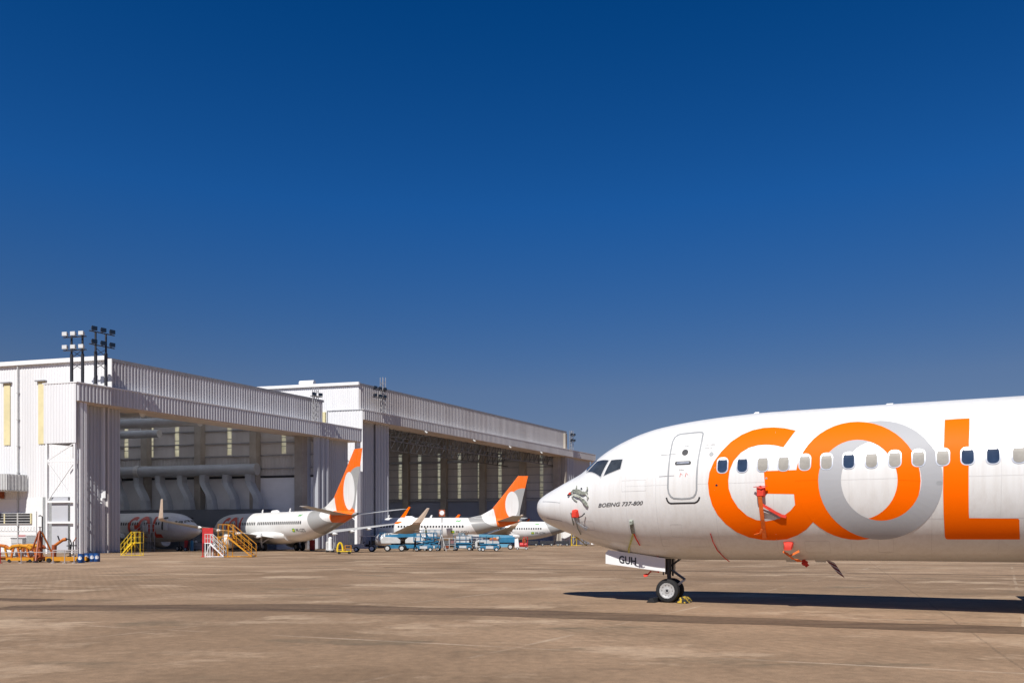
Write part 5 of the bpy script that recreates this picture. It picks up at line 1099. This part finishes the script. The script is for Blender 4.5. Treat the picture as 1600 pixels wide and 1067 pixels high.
def cage(loc, rz, label):
    t = thing('wire_cage_trolley', label, 'cage trolley', loc, rz, 'cage trolleys under the parked jet')
    box('deck', M_GREY, t, -.8, .8, -.5, .5, .22, .30)
    k = MB()
    for x_ in (-.8, 0, .8):
        for y_ in (-.5, .5): k.bar((x_, y_, .3), (x_, y_, 1.75), .06)
    for z_ in (.8, 1.25, 1.75):
        for p_, q_ in (((-.8, -.5), (.8, -.5)), ((.8, -.5), (.8, .5)), ((.8, .5), (-.8, .5)), ((-.8, .5), (-.8, -.5))): k.bar((*p_, z_), (*q_, z_), .05)
    k.build('cage_frame', M_LGREY, t); box('shelf', M_LGREY, t, -.76, .76, -.46, .46, .98, 1.02)
    for x_ in (-.65, .65):
        for y_ in (-.42, .42): k = MB(); k.lathe([(-.04, .02), (-.04, .11), (.04, .11), (.04, .02)], (x_, y_, .11), 'y', 12); k.build('caster', M_BLACK, t, smooth=True)
    return t
cage(at(702, 115), R(6), 'wire cage trolley with reddish boxes below the parked jet windows'); cage(at(745, 118), R(-4), 'wire cage trolley with grey boxes between the two low scissor lifts')
for (u, D_, dx, z_, m, lb) in ((702, 115, -.35, .30, M_RUST, 'reddish box in the left cage trolley, bottom left'), (702, 115, .35, 1.02, M_REDDARK, 'dark red box on the shelf of the left cage trolley'), (745, 118, -.3, .30, M_GREY, 'grey box at the bottom of the right cage trolley'), (745, 118, .3, 1.02, M_LGREY, 'pale box on the shelf of the right cage trolley')):
    x, y, _ = at(u, D_); t = thing('storage_box', lb, 'box', (x + dx, y, z_), R(5), 'boxes in the cage trolleys'); box('box_body', m, t, -.28, .28, -.25, .25, 0, .42, bevel=.015); box('lid', M_LGREY, t, -.30, .30, -.27, .27, .42, .48)
t = thing('step_ladder', 'pale folding step ladder leaning open beside the blue scissor lift', 'ladder', at(690, 113), R(0))
for sx in (-1, 1):
    k = MB()
    for y_ in (-.25, .25): k.bar((0, y_, 2.3), (sx * .65, y_, 0), .06)
    for i in range(1, 7): k.bar((sx * .65 * (1 - i / 7), -.25, 2.3 * i / 7), (sx * .65 * (1 - i / 7), .25, 2.3 * i / 7), .05)
    k.build('ladder_frame', M_LGREY, t)
t = thing('compressor_cart', 'red air compressor cart with a white side panel at the far hangar mouth', 'compressor', at(815, 124), R(-3))
box('bed', M_LGREY, t, -.9, 1.0, -.5, .5, .25, .36); k = MB(); k.lathe([(0, .04), (.08, .32), (1.1, .32), (1.2, .04)], (-.35, 0, .75), 'x', 16); k.build('tank', M_RED, t, smooth=True)
k = MB(); k.lathe([(0, .1), (0, .30), (.5, .3), (.7, .15)], (.4, 0, 1.05), 'z', 14); k.build('pump', M_RUST, t, smooth=True); k = MB(); k.prism([(-1.0, .36), (-.35, .36), (-.5, 1.75), (-1.0, 1.6)], 'y', -.54, -.48); k.build('side_panel', M_WPAINT, t)
k = MB(); k.bar((.9, -.45, .36), (.9, -.45, 1.9), .06); k.bar((.9, .45, .36), (.9, .45, 1.9), .06); k.bar((.9, -.45, 1.9), (.9, .45, 1.9), .06); k.bar((.3, -.45, 1.9), (.9, -.45, 1.9), .06); k.bar((.3, -.45, 1.9), (.3, -.45, .36), .06); k.build('frame', M_RED, t)
for x_ in (-.6, .7):
    for y_ in (-.5, .5): vwheel(t, x_, y_, .2, .14, M_LGREY)
x, y, _ = at(878, 185); t = thing('white_stand', 'white work stand under the farthest jet beside the big jet nose', 'stand', (x, y, 0), 0)
k = MB()
for x_ in (0, 2.2):
    for y_ in (0, 1.2): k.bar((x_, y_, 0), (x_, y_, 3.0), .12)
for z_ in (1.5, 3.0): k.bar((0, 0, z_), (2.2, 0, z_), .1); k.bar((0, 1.2, z_), (2.2, 1.2, z_), .1)
k.build('frame', M_WPAINT, t); box('panel', M_WPAINT, t, .1, 2.1, -.05, -.01, .1, 2.9)
x, y, _ = at(893, 181); stairs('maintenance_stairs', 'yellow stairs far away under the big jet nose', 'stairs', (x, y, 0), R(2), 1.9, 1.2, 2.2, 1.1, M_YELLOW, M_YELLOW, 7, GS)
x, y, _ = at(849, 178); t = thing('dolly_train', 'low dark dollies under the farthest jet', 'dolly', (x, y, 0), 0)
for i in range(3):
    box('dolly_bed', M_DSTEEL, t, -4 + 3.3 * i, -1.1 + 3.3 * i, -.7, .7, .4, 1.1)
    for x_ in (-3.5 + 3.3 * i, -1.6 + 3.3 * i): vwheel(t, x_, -.7, .3, .2, M_GREY)
# inside the near hangar, under the shaded jet
for (u, D_, m, lb) in ((300, 112, M_BLUE, 'blue gas cylinder on the floor left of the red panel stand'), (306, 113, M_LGREY, 'pale gas cylinder on the floor behind the shaded jet nose')):
    t = thing('gas_cylinder', lb, 'gas cylinder', at(u, D_), 0, 'gas cylinders under the shaded jet nose'); k = MB(); k.lathe([(0, .04), (0, .22), (1.25, .22), (1.45, .08)], (0, 0, 0), 'z', 16); k.build('bottle', m, t, smooth=True); k = MB(); k.tube((0, 0, 1.45), (0, 0, 1.62), .06, None, 8); k.build('valve', M_DSTEEL, t)
t = thing('extinguisher_cart', 'red wheeled extinguisher cart behind the shaded jet nose wheel', 'extinguisher', at(291, 113), 0)
k = MB(); k.lathe([(0, .04), (0, .26), (1.1, .26), (1.3, .08)], (0, 0, .25), 'z', 16); k.build('cylinder', M_RED, t, smooth=True); k = MB(); k.bar((.2, -.2, .3), (.45, -.2, 1.5), .06); k.bar((.2, .2, .3), (.45, .2, 1.5), .06); k.bar((.45, -.2, 1.5), (.45, .2, 1.5), .06); k.build('push_handle', M_DSTEEL, t)
for y_ in (-.3, .3): vwheel(t, 0, y_, .25, .1, M_LGREY)
x, y, _ = at(314, 113); t = thing('tool_cart', 'dark tool cart with drawers under the wing of the outward jet', 'tool cart', (x, y, 0), 0)
box('cabinet', M_DSTEEL, t, -.9, .9, -.4, .4, .2, 1.15)
for i in range(4): box('drawer', M_GREY, t, -.85, .85, -.43, -.4, .28 + .21 * i, .45 + .21 * i)
for x_ in (-.7, .7):
    for y_ in (-.3, .3): k = MB(); k.lathe([(-.04, .02), (-.04, .1), (.04, .1), (.04, .02)], (x_, y_, .1), 'y', 12); k.build('caster', M_BLACK, t, smooth=True)
# prohibition sign on a column of the far hangar
x, y, _ = at(690.5, 141); t = thing('prohibition_sign', 'dark orange framed round prohibition sign above the parked jet', 'sign', (x, y, 0), 0)
box('board', M_RUST, t, -.52, .52, 0, .06, 5.4, 6.55); k = MB(); k.lathe([(-.02, .30), (-.02, .40), (0, .40), (0, .30)], (0, -.01, 6.0), 'y', 24); k.build('ring', M_WPAINT, t); k = MB(); k.bar((-.22, -.02, 6.22), (.22, -.02, 5.78), .07); k.build('slash', M_WPAINT, t)
k = MB(); k.bar((0, .12, 0), (0, .12, 6.4), .12); k.build('post', M_STEEL, t)

# ---- people (small figures)
def person(loc, rz, label, J, radii, cloth, top=None):
    p = thing('person', label, 'person', loc, rz)
    names = list(J); idx = {n: i for i, n in enumerate(names)}
    E = [('pelvis', 'chest'), ('chest', 'neck'), ('neck', 'head'), ('head', 'crown')]
    for s_ in 'lr': E += [('chest', 'sh' + s_), ('sh' + s_, 'el' + s_), ('el' + s_, 'wr' + s_), ('wr' + s_, 'hand' + s_), ('pelvis', 'hip' + s_), ('hip' + s_, 'kn' + s_), ('kn' + s_, 'an' + s_), ('an' + s_, 'toe' + s_)]
    me = bpy.data.meshes.new('body'); me.from_pydata([J[n] for n in names], [(idx[a], idx[b]) for a, b in E], [])
    o = bpy.data.objects.new('body', me); C.objects.link(o); o.parent = p; sk = o.modifiers.new('skin', 'SKIN')
    for n in names:
        r = radii.get(n, radii.get(n[:-1], .05)); me.skin_vertices[0].data[idx[n]].radius = (r, r)
    me.skin_vertices[0].data[idx['pelvis']].use_root = True
    sb = o.modifiers.new('sub', 'SUBSURF'); sb.levels = 1; sb.render_levels = 1
    m = NT('worker_clothing'); x_, y_, z_ = m.xyz(); hd = m.math('GREATER_THAN', z_, J['neck'][2] + .02)
    hz = m.math('MAXIMUM', hd, m.math('LESS_THAN', m.math('ABSOLUTE', m.math('SUBTRACT', z_, J['handr'][2])), .05) if False else hd)
    c = m.mix(hz, m.mix(m.math('GREATER_THAN', z_, J['pelvis'][2] + .04), (.016, .017, .026), cloth), (.33, .18, .12)); m.put(m.b.inputs['Base Color'], c); m.b.inputs['Roughness'].default_value = .85; me.materials.append(m.m)
    h_ = Vector(J['head']); k = MB(); k.lathe([(.0, .125), (.05, .12), (.10, .08), (.125, .01)], (h_.x, h_.y, h_.z + .04), 'z', 14); k.build('hair' if not top else 'cap', top or M_DARK, p, smooth=True)
    for s_ in 'lr':                                # hands with fingers and thumb
        w_, f_ = Vector(J['wr' + s_]), Vector(J['hand' + s_]); d = (f_ - w_).normalized(); sd_ = d.cross(Vector((0, 1, 0))).normalized(); k = MB()
        for q, ln in ((-.03, .075), (-.01, .09), (.01, .085), (.03, .065)): k.tube(f_ + sd_ * q, f_ + sd_ * q + d * ln + Vector((0, -.015, 0)), .009, .007, 6)
        k.tube(w_.lerp(f_, .5) + sd_ * .035, w_.lerp(f_, .9) + sd_ * .075, .011, .008, 6); k.build('fingers', M_SKIN, p)
    k = MB(); k.tube(h_ + Vector((-.085, -.02, .0)), h_ + Vector((-.125, -.02, -.02)), .018, .012, 6); k.build('nose', M_SKIN, p)
    return p
RD = dict(pelvis=.15, chest=.165, neck=.06, head=.10, crown=.075, sh=.075, el=.05, wr=.035, hand=.035, hip=.10, kn=.065, an=.045, toe=.04)
J1 = dict(pelvis=(0, 0, .95), chest=(-.03, 0, 1.35), neck=(-.04, 0, 1.52), head=(-.06, 0, 1.64), crown=(-.06, 0, 1.74), shl=(-.03, -.19, 1.42), ell=(.08, -.24, 1.14), wrl=(.0, -.24, .90), handl=(-.03, -.24, .82), shr=(-.03, .19, 1.42), elr=(-.12, .24, 1.15), wrr=(-.26, .24, .96), handr=(-.32, .24, .90),
          hipl=(0, -.1, .88), knl=(-.16, -.1, .50), anl=(-.22, -.1, .08), toel=(-.38, -.1, .04), hipr=(0, .1, .88), knr=(.08, .1, .50), anr=(.28, .1, .12), toer=(.16, .1, .04))
person(at(648.5, 108.5), R(180), 'person in dark clothes walking past the blue lifts on the apron', J1, RD, (.018, .02, .032))
J2 = dict(J1); J2.update(knl=(.02, -.1, .5), anl=(.05, -.1, .08), toel=(-.12, -.1, .04), knr=(0, .1, .5), anr=(.03, .1, .08), toer=(-.14, .1, .04), elr=(-.16, .22, 1.18), wrr=(-.38, .14, 1.12), handr=(-.45, .12, 1.13))
person((at(666, 111)[0], 111, 1.40), R(0), 'person in olive top standing on the blue scissor lift platform', J2, RD, (.09, .11, .06))

print('objects', len(bpy.data.objects))
